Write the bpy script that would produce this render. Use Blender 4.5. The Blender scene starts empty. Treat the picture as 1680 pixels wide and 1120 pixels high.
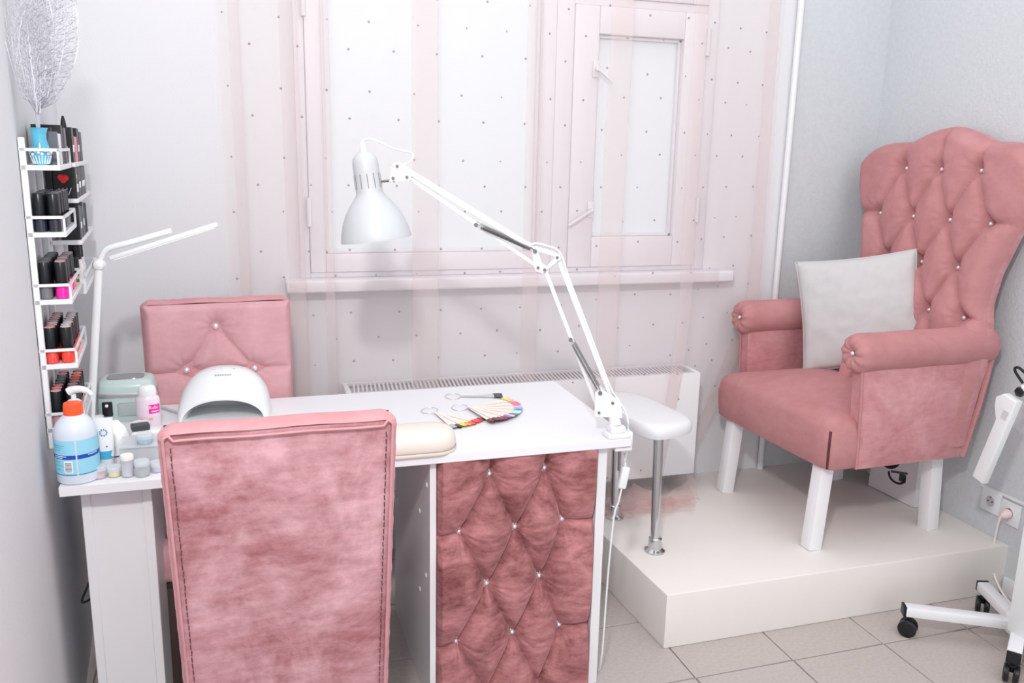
import bpy, bmesh, math, random
import numpy as np
from mathutils import Vector, Matrix
R = math.radians
random.seed(7)
rng = np.random.default_rng(7)
SC = bpy.context.scene
COL = SC.collection

# ------------------------------------------------------------------ camera
YAW, PIT, ROL, FPX = R(17.6), R(12.5), R(1.23), 1400.0
fw = Vector((math.sin(YAW)*math.cos(PIT), math.cos(YAW)*math.cos(PIT), -math.sin(PIT)))
rt0 = Vector((math.cos(YAW), -math.sin(YAW), 0)); up0 = rt0.cross(fw)
rt = rt0*math.cos(ROL) + up0*math.sin(ROL); up = up0*math.cos(ROL) - rt0*math.sin(ROL)
cam = bpy.data.cameras.new('camera'); cam_o = bpy.data.objects.new('camera', cam); COL.objects.link(cam_o)
M = Matrix.Identity(4)
for i in range(3):
    M[i][0], M[i][1], M[i][2] = rt[i], up[i], -fw[i]
M[0][3], M[1][3], M[2][3] = 0, 0, 1.55
cam_o.matrix_world = M
cam.sensor_width = 36; cam.lens = FPX/1680*36; cam.clip_start = .02
SC.camera = cam_o

# ------------------------------------------------------------------ world, lights, exposure
w = bpy.data.worlds.new('world'); SC.world = w; w.use_nodes = True
w.node_tree.nodes['Background'].inputs[0].default_value = (.965, .985, 1.0, 1)
w.node_tree.nodes['Background'].inputs[1].default_value = 1.45
def area(name, loc, target, size, power, color):
    l = bpy.data.lights.new(name, 'AREA'); l.shape = 'DISK'; l.size = size; l.energy = power; l.color = color
    o = bpy.data.objects.new(name, l); COL.objects.link(o); o.location = loc
    o.rotation_euler = (Vector(target)-Vector(loc)).to_track_quat('-Z', 'Y').to_euler()
    return o
area('ceiling_light', (-.12, .15, 2.5), (.9, 2.6, .7), .16, 35, (1, .97, .945))
SC.view_settings.view_transform = 'Standard'; SC.view_settings.look = 'None'
SC.view_settings.exposure = 0.02; SC.view_settings.gamma = 1; SC.view_settings.use_curve_mapping = False

# ------------------------------------------------------------------ materials
MATS = {}
def srgb(r, g, b):
    f = lambda c: (c/255/12.92 if c/255 <= .04045 else ((c/255+.055)/1.055)**2.4)
    return (f(r), f(g), f(b), 1)
def mat(name, col, rough=.5, metal=0, spec=.5, noise=None, bump=None, trans=0, alpha=1, sheen=0, emis=0, coat=0, ior=1.45):
    if name in MATS: return MATS[name]
    m = bpy.data.materials.new(name); m.use_nodes = True; nt = m.node_tree; b = nt.nodes['Principled BSDF']
    c = srgb(*col)
    b.inputs['Base Color'].default_value = c; b.inputs['Roughness'].default_value = rough; b.inputs['Metallic'].default_value = metal
    b.inputs['Specular IOR Level'].default_value = spec; b.inputs['Transmission Weight'].default_value = trans
    b.inputs['Alpha'].default_value = alpha; b.inputs['IOR'].default_value = ior; b.inputs['Coat Weight'].default_value = coat
    if sheen: b.inputs['Sheen Weight'].default_value = sheen; b.inputs['Sheen Roughness'].default_value = .4
    if emis: b.inputs['Emission Color'].default_value = c; b.inputs['Emission Strength'].default_value = emis
    tc = nt.nodes.new('ShaderNodeTexCoord')
    if noise:
        sc, amt = noise[:2]
        n = nt.nodes.new('ShaderNodeTexNoise'); n.inputs['Scale'].default_value = sc; n.inputs['Detail'].default_value = 4
        nt.links.new(tc.outputs['Object'], n.inputs['Vector'])
        r = nt.nodes.new('ShaderNodeValToRGB'); nt.links.new(n.outputs['Fac'], r.inputs['Fac'])
        r.color_ramp.elements[0].position = .3; r.color_ramp.elements[1].position = .7
        r.color_ramp.elements[0].color = tuple(x*(1-amt) for x in c[:3])+(1,)
        r.color_ramp.elements[1].color = tuple(min(1, x*(1+amt)) for x in c[:3])+(1,)
        nt.links.new(r.outputs['Color'], b.inputs['Base Color'])
    if bump:
        sc, st, di = bump
        n = nt.nodes.new('ShaderNodeTexNoise'); n.inputs['Scale'].default_value = sc; n.inputs['Detail'].default_value = 3
        nt.links.new(tc.outputs['Object'], n.inputs['Vector'])
        bp = nt.nodes.new('ShaderNodeBump'); bp.inputs['Strength'].default_value = st; bp.inputs['Distance'].default_value = di
        nt.links.new(n.outputs['Fac'], bp.inputs['Height']); nt.links.new(bp.outputs['Normal'], b.inputs['Normal'])
    MATS[name] = m; return m
def velvet(name, dark, light, scale=6, stretch=(1, 1, 1), lo=.35, hi=.68, bump=.4, sheen=.35):
    m = bpy.data.materials.new(name); m.use_nodes = True; nt = m.node_tree; b = nt.nodes['Principled BSDF']
    tc = nt.nodes.new('ShaderNodeTexCoord'); mp = nt.nodes.new('ShaderNodeMapping'); mp.inputs['Scale'].default_value = stretch
    nt.links.new(tc.outputs['Object'], mp.inputs['Vector'])
    n1 = nt.nodes.new('ShaderNodeTexNoise'); n1.inputs['Scale'].default_value = scale; n1.inputs['Detail'].default_value = 8; n1.inputs['Roughness'].default_value = .66; n1.inputs['Distortion'].default_value = .6
    nt.links.new(mp.outputs['Vector'], n1.inputs['Vector'])
    n3 = nt.nodes.new('ShaderNodeTexNoise'); n3.inputs['Scale'].default_value = scale*5; n3.inputs['Detail'].default_value = 6; n3.inputs['Roughness'].default_value = .7
    mp3 = nt.nodes.new('ShaderNodeMapping'); mp3.inputs['Scale'].default_value = (.6, 1, 1.7); nt.links.new(tc.outputs['Object'], mp3.inputs['Vector']); nt.links.new(mp3.outputs['Vector'], n3.inputs['Vector'])
    mxn = nt.nodes.new('ShaderNodeMix'); mxn.inputs[0].default_value = .33; nt.links.new(n1.outputs['Fac'], mxn.inputs[2]); nt.links.new(n3.outputs['Fac'], mxn.inputs[3])
    r = nt.nodes.new('ShaderNodeValToRGB'); nt.links.new(mxn.outputs[0], r.inputs['Fac'])
    r.color_ramp.elements[0].position = lo; r.color_ramp.elements[1].position = hi
    r.color_ramp.elements[0].color = srgb(*dark); r.color_ramp.elements[1].color = srgb(*light)
    nt.links.new(r.outputs['Color'], b.inputs['Base Color'])
    b.inputs['Roughness'].default_value = .75; b.inputs['Specular IOR Level'].default_value = .15
    b.inputs['Sheen Weight'].default_value = sheen; b.inputs['Sheen Roughness'].default_value = .35
    b.inputs['Sheen Tint'].default_value = srgb(255, 205, 212)
    n2 = nt.nodes.new('ShaderNodeTexNoise'); n2.inputs['Scale'].default_value = scale*7; n2.inputs['Detail'].default_value = 5
    nt.links.new(mp.outputs['Vector'], n2.inputs['Vector'])
    bp = nt.nodes.new('ShaderNodeBump'); bp.inputs['Strength'].default_value = bump; bp.inputs['Distance'].default_value = .004
    nt.links.new(n2.outputs['Fac'], bp.inputs['Height']); nt.links.new(bp.outputs['Normal'], b.inputs['Normal'])
    MATS[name] = m; return m
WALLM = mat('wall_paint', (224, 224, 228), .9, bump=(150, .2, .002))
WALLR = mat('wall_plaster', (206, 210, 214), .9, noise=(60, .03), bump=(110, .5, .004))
WHITE = mat('white_laminate', (230, 230, 234), .38)
WHITEM = mat('white_metal', (233, 234, 237), .32)
WPLAS = mat('white_plastic', (232, 235, 237), .3)
WOODW = mat('white_wood', (238, 237, 240), .5)
CREAM = mat('platform_paint', (234, 229, 225), .55, noise=(5, .012))
TILE = mat('tile', (186, 176, 172), .6, noise=(90, .07), bump=(200, .1, .001))
GROUT = mat('grout', (140, 128, 124), .9)
CHROME = mat('chrome', (205, 205, 208), .12, 1)
STEEL = mat('steel', (150, 148, 148), .3, 1)
BLACK = mat('black_plastic', (22, 24, 28), .35)
CAPB = mat('cap_black', (24, 27, 31), .28)
SILV = mat('silver', (190, 190, 196), .35, .7)
CRYS = mat('crystal', (235, 236, 240), .06, .55, coat=1)
GLASS = mat('clear_plastic', (236, 240, 246), .1, alpha=.42)
FROST = mat('frosted_plastic', (232, 236, 242), .25, alpha=.5)
VEL_A = velvet('velvet_armchair', (178, 122, 123), (198, 143, 145), 4, bump=.15, sheen=.25)
VEL_S = velvet('velvet_armchair_side', (184, 122, 126), (214, 162, 166), 7, bump=.3, sheen=.3)
VEL_P = velvet('velvet_panel', (116, 64, 64), (204, 142, 145), 6, (1, 1, 1.7), .37, .64, .5, .6)
VEL_C = velvet('velvet_chair', (158, 100, 104), (214, 168, 176), 4.5, (1, 1, .8), .38, .60, .55, .4)
VEL_E = velvet('velvet_chair_trim', (196, 138, 142), (212, 158, 164), 6, bump=.2, sheen=.3)
VEL_F = velvet('velvet_far_chair', (198, 148, 153), (216, 170, 176), 5, bump=.25, sheen=.35)
THREAD = mat('thread', (104, 60, 66), .8)

# ------------------------------------------------------------------ mesh helpers
class MB:
    def __init__(s): s.v = []; s.f = []
    def add(s, vs, fs):
        o = len(s.v); s.v += [tuple(map(float, p)) for p in vs]; s.f += [tuple(i+o for i in f) for f in fs]; return s
    def box(s, x0, x1, y0, y1, z0, z1, bev=0, seg=2):
        bm = bmesh.new(); bmesh.ops.create_cube(bm, size=1)
        for v in bm.verts:
            v.co = Vector(((x0+x1)/2+v.co.x*(x1-x0), (y0+y1)/2+v.co.y*(y1-y0), (z0+z1)/2+v.co.z*(z1-z0)))
        if bev: bmesh.ops.bevel(bm, geom=bm.edges[:], offset=bev, segments=seg, profile=.5, affect='EDGES')
        bm.verts.index_update()
        s.add([v.co for v in bm.verts], [[v.index for v in f.verts] for f in bm.faces]); bm.free(); return s
    def bar(s, a, b, wx, wy, ref=(0, 0, 1), bev=0):
        a, b = Vector(a), Vector(b); d = (b-a); L = d.length; d.normalize()
        ref = Vector(ref)
        if abs(d.dot(ref)) > .98: ref = Vector((1, 0, 0))
        x = d.cross(ref).normalized(); y = x.cross(d)
        t = MB().box(-wx/2, wx/2, -wy/2, wy/2, 0, L, bev)
        s.add([a+x*p[0]+y*p[1]+d*p[2] for p in t.v], t.f); return s
    def cyl(s, a, b, r0, r1=None, n=16, caps=True):
        r1 = r0 if r1 is None else r1
        return s.sweep([a, b], [r0, r1], n, caps)
    def sweep(s, pts, rad, n=10, caps=True, closed=False):
        pts = [Vector(p) for p in pts]; k = len(pts)
        if not hasattr(rad, '__len__'): rad = [rad]*k
        T = []
        for i in range(k):
            if closed: d = pts[(i+1) % k]-pts[i-1]
            else: d = pts[min(i+1, k-1)]-pts[max(i-1, 0)]
            T.append(d.normalized())
        ref = Vector((0, 0, 1)) if abs(T[0].z) < .9 else Vector((1, 0, 0))
        x = T[0].cross(ref).normalized(); vs = []
        for i in range(k):
            x = (x - T[i]*x.dot(T[i])).normalized(); y = T[i].cross(x)
            for j in range(n):
                a = 2*math.pi*j/n; vs.append(pts[i]+(x*math.cos(a)+y*math.sin(a))*rad[i])
        fs = []
        for i in range(k if closed else k-1):
            for j in range(n):
                i2 = (i+1) % k; fs.append((i*n+j, i*n+(j+1) % n, i2*n+(j+1) % n, i2*n+j))
        if caps and not closed: fs += [tuple(range(n))[::-1], tuple((k-1)*n+j for j in range(n))]
        return s.add(vs, fs)
    def lathe(s, prof, c=(0, 0, 0), n=24, axis=None, sx=1, sy=1, cap=True):
        A = Vector(axis).normalized() if axis else Vector((0, 0, 1))
        X = (Vector((1, 0, 0)) - A*A.x).normalized() if abs(A.x) < .95 else Vector((0, 1, 0))
        Y = A.cross(X); c = Vector(c); vs = []
        for r, z in prof:
            for j in range(n):
                a = 2*math.pi*j/n; vs.append(c+X*(math.cos(a)*r*sx)+Y*(math.sin(a)*r*sy)+A*z)
        fs = [(i*n+j, i*n+(j+1) % n, (i+1)*n+(j+1) % n, (i+1)*n+j) for i in range(len(prof)-1) for j in range(n)]
        if cap: fs += [tuple(range(n))[::-1], tuple((len(prof)-1)*n+j for j in range(n))]
        return s.add(vs, fs)
    def grid(s, P, flip=False):
        n, m = P.shape[:2]
        fs = []
        for i in range(n-1):
            for j in range(m-1):
                q = (i*m+j, i*m+j+1, (i+1)*m+j+1, (i+1)*m+j); fs.append(q[::-1] if flip else q)
        return s.add(P.reshape(-1, 3), fs)
    def prism(s, poly, z0, z1, bev=0):
        bm = bmesh.new(); vs = [bm.verts.new((p[0], p[1], z0)) for p in poly]; f = bm.faces.new(vs)
        r = bmesh.ops.extrude_face_region(bm, geom=[f])
        for v in [g for g in r['geom'] if isinstance(g, bmesh.types.BMVert)]: v.co.z = z1
        if bev:
            es = [e for e in bm.edges if abs(e.verts[0].co.z-e.verts[1].co.z) < 1e-6]
            bmesh.ops.bevel(bm, geom=es, offset=bev, segments=3, profile=.5, affect='EDGES')
        bmesh.ops.recalc_face_normals(bm, faces=bm.faces[:]); bm.verts.index_update()
        s.add([v.co for v in bm.verts], [[v.index for v in f.verts] for f in bm.faces]); bm.free(); return s
    def xf(s, m):
        s.v = [tuple(m @ Vector(p)) for p in s.v]; return s
    def build(s, name, m, parent=None, angle=38, loc=None, fix=True):
        me = bpy.data.meshes.new(name); me.from_pydata(s.v, [], s.f)
        if fix:
            bm = bmesh.new(); bm.from_mesh(me); bmesh.ops.recalc_face_normals(bm, faces=bm.faces[:]); bm.to_mesh(me); bm.free()
        me.shade_smooth(); me.set_sharp_from_angle(angle=R(angle)); me.materials.append(m)
        o = bpy.data.objects.new(name, me); COL.objects.link(o)
        if parent: o.parent = parent
        if loc: o.location = loc
        return o
def tag(o, label, cat, group=None, kind=None):
    o['label'] = label; o['category'] = cat
    if group: o['group'] = group
    if kind: o['kind'] = kind
    return o
K = [1.0]                      # size factor of the desk-side furniture (desk height 0.775 m)
def sized(o):
    k = K[0]; o.location = (o.location.x*k, o.location.y*k, o.location.z*k+(1-k)*1.55); o.scale = (k, k, k); return o
FL = -.0496                    # floor level in the sized furniture's own coordinates
def thing(name, label, cat, loc=(0, 0, 0), rz=0, group=None):
    o = bpy.data.objects.new(name, None); COL.objects.link(o); o.location = loc; sized(o); o.rotation_euler = (0, 0, rz); o.empty_display_size = .05
    return tag(o, label, cat, group)
def struct(o): o['kind'] = 'structure'; return o
def part(name, shared, m, parent, loc=(0, 0, 0), rot=(0, 0, 0), label=None):
    o = bpy.data.objects.new(name, shared); COL.objects.link(o); o.parent = parent; o.location = loc; o.rotation_euler = rot
    if label: o['label'] = label
    return o
def text(name, s, size, m, parent, loc, rot, ext=.0003, align='CENTER'):
    c = bpy.data.curves.new(name, 'FONT'); c.body = s; c.size = size; c.extrude = ext; c.align_x = align; c.align_y = 'CENTER'; c.resolution_u = 2
    c.materials.append(m); tmp = bpy.data.objects.new('tmp', c); COL.objects.link(tmp); bpy.context.view_layer.update()
    me = bpy.data.meshes.new_from_object(tmp.evaluated_get(bpy.context.evaluated_depsgraph_get())); me.materials.clear(); me.materials.append(m); bpy.data.objects.remove(tmp)
    o = bpy.data.objects.new(name, me); COL.objects.link(o); o.parent = parent; o.location = loc; o.rotation_euler = rot; return o
def arc(c, r, a0, a1, n, z=None):
    return [(c[0]+r*math.cos(a0+(a1-a0)*i/n), c[1]+r*math.sin(a0+(a1-a0)*i/n)) for i in range(n+1)]
ORD = ['first', 'second', 'third', 'fourth', 'fifth', 'sixth', 'seventh', 'eighth', 'ninth', 'tenth']

# tufting: height over a plane from button points and crease segments
def tuft(U, V, btns, segs, puff=.02, width=.03, dimple=.02, dw=.022, crease=1.0):
    h = np.full(U.shape, 1.0)
    for (x0, y0), (x1, y1) in segs:
        dx, dy = x1-x0, y1-y0; L = dx*dx+dy*dy
        t = np.clip(((U-x0)*dx+(V-y0)*dy)/L, 0, 1)
        d = np.hypot(U-x0-t*dx, V-y0-t*dy)
        h = np.minimum(h, 1-crease*np.exp(-d/width))
    H = puff*h
    for x, y in btns:
        d2 = (U-x)**2+(V-y)**2; a = np.arctan2(V-y, U-x)
        H -= dimple*np.exp(-d2/dw**2)
        H += .0022*np.sin(a*11+x*40)*np.exp(-d2/(dw*2.0)**2)*np.clip(np.sqrt(d2)/dw, 0, 1)
    return H
def smooth_grid(H, n=1):
    for _ in range(n):
        P = np.pad(H, 1, mode='edge'); H = (P[1:-1, 1:-1]*4+P[:-2, 1:-1]+P[2:, 1:-1]+P[1:-1, :-2]+P[1:-1, 2:])/8
    return H
def button(mb, p, r=.011, axis=(0, -1, 0)):
    prof = [(0.0001, r*.75), (r*.45, r*.7), (r*.8, r*.4), (r, 0), (r*.9, -r*.35)]
    return mb.lathe(prof[::-1], p, 10, axis)

# ================================================================== SETTING
YW = 3.126                      # window wall
XR = 2.615                      # right wall
def XL(y): return -.475-.082*(y-2.2045)   # left wall (slightly out of square)
floor = struct(MB().box(-.9, XR+.1, -1.6, YW+.1, -.06, -.006).build('floor', GROUT))
tile_me = MB().box(0, .3425, 0, .3305, -.02, 0, .002, 1).build('tmp', TILE)
tm = tile_me.data; bpy.data.objects.remove(tile_me)
for i in range(-6, 4):
    for j in range(-11, 4):
        part('tile', tm, TILE, floor, (1.255+.347*i+.002, 2.035+.335*j+.002, 0))
struct(MB().prism([(XL(-1.6), -1.6), (XL(-1.6)-.12, -1.6), (XL(3.3)-.12, 3.3), (XL(3.3), 3.3)], 0, 2.62).build('wall_left', WALLM))
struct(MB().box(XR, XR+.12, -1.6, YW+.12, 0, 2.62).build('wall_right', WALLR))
# window wall with an opening for the window
WX0, WX1, WZ0 = .19, 1.80, 1.095
wb = MB().box(XL(YW)-.1, WX0, YW, YW+.2, 0, 2.62).box(WX1, 2.17, YW, YW+.2, 0, 2.62).box(WX0, WX1, YW, YW+.2, 0, WZ0).box(WX0, WX1, YW, YW+.2, 2.5, 2.62)
struct(wb.build('wall_window', WALLM))
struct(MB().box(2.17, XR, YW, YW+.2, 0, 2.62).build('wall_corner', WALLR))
# window
win = bpy.data.objects.new('window_1', None); COL.objects.link(win); win.location = (0, YW, 0); struct(win)
FRM = mat('window_paint', (224, 221, 226), .45)
PANE = mat('frosted_pane', (222, 229, 233), .6, emis=.05)
fr = MB().box(WX0, WX0+.035, -.022, .1, WZ0, 2.5, .003).box(WX1-.05, WX1, -.022, .1, WZ0, 2.5, .003).box(WX0+.035, WX1-.05, -.021, .1, WZ0, WZ0+.02, .003).box(WX0+.035, WX1-.05, -.021, .1, 2.44, 2.5, .003)
fr.box(1.13, 1.2, -.026, .1, WZ0, 2.45, .004).box(1.2, WX1-.05, -.022, .1, 2.085, 2.115, .003)
fr.box(WX0, WX1, .04, .06, WZ0, 2.5).build('window_frame', FRM, win)
def sash(x0, x1, z0, z1, w, name):
    mb = MB().box(x0, x0+w, -.03, .035, z0, z1, .004).box(x1-w, x1, -.03, .035, z0, z1, .004)
    mb.box(x0+w, x1-w, -.03, .035, z0, z0+w*1.2, .004).box(x0+w, x1-w, -.03, .035, z1-w, z1, .004)
    o = mb.build(name, FRM, win)
    MB().box(x0+w-.004, x1-w+.004, .012, .018, z0+w*1.2-.004, z1-w+.004).build('pane', PANE, o)
    bd = MB(); b = .012
    bd.box(x0+w, x1-w, -.006, .012, z0+w*1.2, z0+w*1.2+b, .003).box(x0+w, x1-w, -.006, .012, z1-w-b, z1-w, .003)
    bd.box(x0+w, x0+w+b, -.006, .012, z0+w*1.2, z1-w, .003).box(x1-w-b, x1-w, -.006, .012, z0+w*1.2, z1-w, .003)
    bd.build('glazing_bead', FRM, o)
    return o
s1 = sash(.2255, 1.1295, 1.1155, 2.4395, .054, 'sash')
s2 = sash(1.2005, 1.7495, 1.1155, 2.0845, .098, 'sash')
s3 = sash(1.2005, 1.7495, 2.1155, 2.4395, .07, 'sash')
for x, z in ((.195, 1.28), (.195, 1.98)):
    MB().cyl((x+.03, -.034, z), (x+.03, -.034, z+.1), .009, n=10).build('hinge', FRM, s1)
for z in (1.29, 1.93):
    MB().cyl((1.752, -.034, z), (1.752, -.034, z+.1), .009, n=10).build('hinge', FRM, s2)
for z, sg in ((1.86, 1), (1.34, -1)):
    h = MB().box(1.275, 1.3, -.038, -.03, z-.03, z+.03, .003).bar((1.29, -.05, z), (1.22+(.13 if sg > 0 else -.03), -.055, z+(-.05 if sg > 0 else -.06)), .014, .009, bev=.003)
    h.cyl((1.287, -.055, z), (1.287, -.03, z), .008, n=10).build('latch', FRM, s2)
MB().box(.135, 1.915, -.085, .05, 1.05, 1.095, .008, 3).build('window_sill', FRM, win)

pipe = MB().cyl((2.165, YW-.018, .19), (2.165, YW-.018, 2.6), .013, n=14)
tag(pipe.build('wall_pipe', WHITEM), 'thin white vertical pipe running up the wall beside the curtain edge', 'pipe')
# skirting on right wall
struct(MB().box(XR-.012, XR, -1.4, 2.19, 0, .07, .003).build('baseboard_right', WHITE))

# platform
pl = MB().prism([(1.232, 2.2), (XR, 2.2), (XR, YW), (1.186, YW)], 0, .19, .004).build('step_platform', CREAM)
tag(pl, 'low cream painted platform on the tiled floor carrying the armchair', 'platform')

# ================================================================== RADIATOR
rad = thing('radiator', 'white panel radiator with a slatted top behind the sheer curtain', 'radiator', (1.04, 3.03, .27))
x0, x1 = .325-1.04, 1.735-1.04
MB().box(x0, x1, -.085, -.075, 0, .43, .004).build('front_panel', WHITEM, rad)
MB().box(x0, x1, .068, .076, 0, .43, .003).build('rear_panel', WHITEM, rad)
for x in (x0, x1-.02): MB().box(x, x+.02, -.075, .068, .0, .432, .004).build('side_panel', WHITEM, rad)
g = MB().box(x0+.02, x1-.02, -.075, -.06, .42, .43).box(x0+.02, x1-.02, .055, .068, .42, .43)
x = x0+.03
while x < x1-.05:
    g.bar((x, -.062, .424), (x+.012, .058, .424), .0075, .006); x += .0155
o = g.build('top_grille', mat('grille', (218, 214, 218), .4, .1), rad); o['kind'] = 'stuff'
MB().box(x0+.02, x1-.02, -.055, .05, .05, .385).build('heating_core', mat('core_dark', (150, 144, 147), .7), rad)
for x in (x0+.15, x1-.15): MB().box(x-.015, x+.015, .076, .094, .05, .35).build('wall_bracket', WHITEM, rad)

# ================================================================== SHEER CURTAIN
def curtain_mat(name, op, c):
    m = bpy.data.materials.new(name); m.use_nodes = True; nt = m.node_tree; nt.nodes.clear()
    out = nt.nodes.new('ShaderNodeOutputMaterial'); tr = nt.nodes.new('ShaderNodeBsdfTransparent'); tr.inputs[0].default_value = (1, .985, .985, 1)
    df = nt.nodes.new('ShaderNodeBsdfDiffuse'); df.inputs[0].default_value = c
    tl = nt.nodes.new('ShaderNodeBsdfTranslucent'); tl.inputs[0].default_value = c
    mx = nt.nodes.new('ShaderNodeMixShader'); mx.inputs[0].default_value = .4
    nt.links.new(df.outputs[0], mx.inputs[1]); nt.links.new(tl.outputs[0], mx.inputs[2])
    m2 = nt.nodes.new('ShaderNodeMixShader'); m2.inputs[0].default_value = op
    nt.links.new(tr.outputs[0], m2.inputs[1]); nt.links.new(mx.outputs[0], m2.inputs[2]); nt.links.new(m2.outputs[0], out.inputs[0]); return m
VOILE = curtain_mat('sheer_voile', .165, srgb(242, 231, 229)); VOILE2 = curtain_mat('gathered_voile', .3, srgb(230, 196, 194))
CX0, CX1, CY = -.053, 2.075, 2.905
# plan view path: pleats fold the cloth back over itself
pleats = [(.0, .03), (.16, .05), (.27, .03), (.60, .085), (.98, .05), (1.30, .07), (1.62, .05), (2.03, .035)]
path = []; x = CX0; sgn = 1
for px, pw in pleats:
    while x < px-.02:
        path.append((x, CY+.006*math.sin(x*23)+.004*math.sin(x*51+1))); x += .025
    path += [(px+pw*.5, CY-.014), (px+pw*.56, CY-.009), (px+pw*.5, CY-.004), (px-pw*.45, CY+.003), (px-pw*.5, CY+.009), (px-pw*.44, CY+.013)]
    x = px+pw*.1
path.append((CX1, CY))
# resample
pp = np.array(path); seg = np.r_[0, np.cumsum(np.hypot(*np.diff(pp, axis=0).T))]
NS = 420; ss = np.linspace(0, seg[-1], NS); PX = np.interp(ss, seg, pp[:, 0]); PY = np.interp(ss, seg, pp[:, 1])
NZ = 60; tz = np.linspace(0, 1, NZ)
P = np.zeros((NS, NZ, 3))
for k, t in enumerate(tz):
    zt, = (2.55,); fx = (PX-CX0)/(CX1-CX0)
    onp = 1/(1+np.exp(-(PX-1.25)*40))
    zb = .012+onp*.185
    z = zt+(zb-zt)*t
    # right edge is drawn in towards the radiator lower down, upper left leans a little
    pull = np.clip((1.0-z)/.8, 0, 1)**1.3
    X = PX - .30*pull*np.clip((PX-1.45)/.6, 0, 1)
    X = X + .02*(1-t)*0 + .016*t*np.sin(PX*9)*.5
    ampl = 1+.9*t
    sw = np.clip((PX-1.55)/.42, 0, 1); sw = sw*sw*(3-2*sw)
    Y = CY+(PY-CY)*ampl + .006*np.sin(PX*13+z*3.1) + .172*sw
    # puddle at the hem
    hem = np.clip((zb+.07-z)/.07, 0, 1)
    Y = Y - hem**2*(.035+.03*np.sin(PX*37)) - .0
    z = z + hem*.012*np.sin(PX*37+.8)*onp
    P[:, k, 0], P[:, k, 1], P[:, k, 2] = X, Y, z
cur = MB().grid(P).build('sheer_curtain', VOILE, angle=180, fix=False)
tag(cur, 'sheer pale pink voile curtain with small dots hanging in front of the window', 'curtain')
hm = MB()
for k in range(4):
    xs = np.linspace(1.27, 1.72-.03*k, 90); P2 = np.zeros((90, 7, 3))
    for j in range(7):
        t = j/6; yy = CY-.02-.028*k-.05*t+.018*np.sin(xs*(31+5*k)+k*1.7)+.01*np.sin(xs*71+k)
        P2[:, j] = np.stack([xs+.01*np.sin(xs*50+k*2), yy, .197+.004*k+(.075-.012*k)*(1-t)**1.6*(.6+.4*np.sin(xs*(23+3*k)+k))], -1)
    hm.grid(P2)
hm.build('hem_folds', VOILE2, cur, 180, fix=False)
dm = MB(); rows = np.arange(.30, 2.5, .103)
for r_i, z in enumerate(rows):
    x = CX0+.03+(.075 if r_i % 2 else 0)
    while x < CX1-.02:
        xx = x+random.uniform(-.012, .012)
        cands = np.argmin(np.abs(PX-xx)); k = int(np.argmin(np.abs(P[cands, :, 2]-z)))
        p = P[cands, k]
        r0 = .0042 if random.random() < .8 else .003
        dm.lathe([(.0003, .003), (r0*.7, .0022), (r0, 0), (r0*.7, -.0022), (.0003, -.003)], (p[0], p[1]-.003, p[2]), 7, (0, -1, 0))
        x += .15
o = dm.build('sequin', mat('sequin', (168, 150, 156), .35, .3), cur); o['kind'] = 'stuff'

# ================================================================== DESK
K[0] = .969
desk = thing('manicure_desk', 'white manicure desk with a red tufted velvet cabinet front', 'desk', (.3, 2.46, 0))
DX, DY = .3, 2.46
def dk(mb, name, m, parent=desk): return mb.xf(Matrix.Translation((-DX, -DY, 0))).build(name, m, parent)
dk(MB().box(-.446, 1.046, 2.133, 2.785, .725, .75, .0015, 1), 'desktop', WHITE)
# left pedestal
dk(MB().box(-.412, -.25, 2.2, 2.216, FL, .725, .001, 1), 'pedestal_front', WHITE)
for xa, xb in ((-.412, -.390), (-.272, -.25)): dk(MB().box(xa, xb, 2.196, 2.2, FL, .725, .0015, 1), 'stile', WHITE)
for xa in (-.412, -.266): dk(MB().box(xa, xa+.016, 2.216, 2.74, FL, .725, .001, 1), 'side_panel', WHITE)
dk(MB().box(-.412, -.25, 2.74, 2.755, FL, .725, .001, 1), 'back_panel', WHITE)
for z in (.0, .36): dk(MB().box(-.396, -.266, 2.216, 2.74, z, z+.016), 'shelf_board', WHITE)
# right pedestal
dk(MB().box(.458, .476, 2.16, 2.75, FL, .725, .001, 1), 'side_panel', WHITE)
dk(MB().box(.955, .984, 2.16, 2.75, FL, .725, .001, 1), 'side_panel', WHITE)
dk(MB().box(.476, .955, 2.735, 2.75, FL, .725, .001, 1), 'back_panel', WHITE)
dk(MB().box(.476, .955, 2.2, 2.735, .02, .036), 'shelf_board', WHITE)
dk(MB().box(-.25, .458, 2.70, 2.715, .42, .725, .001, 1), 'modesty_panel', WHITE)
cap_me = MB().lathe([(.0075, 0), (.0075, .002), (.005, .0035), (.0003, .0036)], (0, 0, 0), 10, (-1, 0, 0)).build('tmp', WPLAS)
cm = cap_me.data; bpy.data.objects.remove(cap_me)
for y, z in ((2.20, .64), (2.30, .52), (2.21, .36), (2.30, .27), (2.68, .64), (2.68, .40)):
    part('screw_cap', cm, WPLAS, desk, (.458-DX, y-DY, z))
# tufted panel
BT = [(.635, .661), (.80, .663), (.547, .495), (.714, .49), (.86, .497), (.632, .322), (.794, .324), (.541, .15), (.714, .151), (.863, .152)]
SG = [(0, 2), (0, 3), (1, 3), (1, 4), (2, 5), (3, 5), (3, 6), (4, 6), (5, 7), (5, 8), (6, 8), (6, 9)]
segs = [(BT[a], BT[b]) for a, b in SG] + [(BT[0], (.637, .74)), (BT[1], (.803, .74)), (BT[2], (.46, .493)), (BT[4], (.97, .495)), (BT[7], (.46, .146)), (BT[9], (.97, .156)),
        (BT[7], (.632, -.02)), (BT[8], (.794, -.02)), (BT[8], (.632, -.02)), (BT[9], (.794, -.02))]
nu, nv = 190, 270
U, V = np.meshgrid(np.linspace(.477, .954, nu), np.linspace(FL+.004, .7245, nv), indexing='ij')
H = tuft(U, V, BT, segs, .022, .007, .022, .03)
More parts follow.
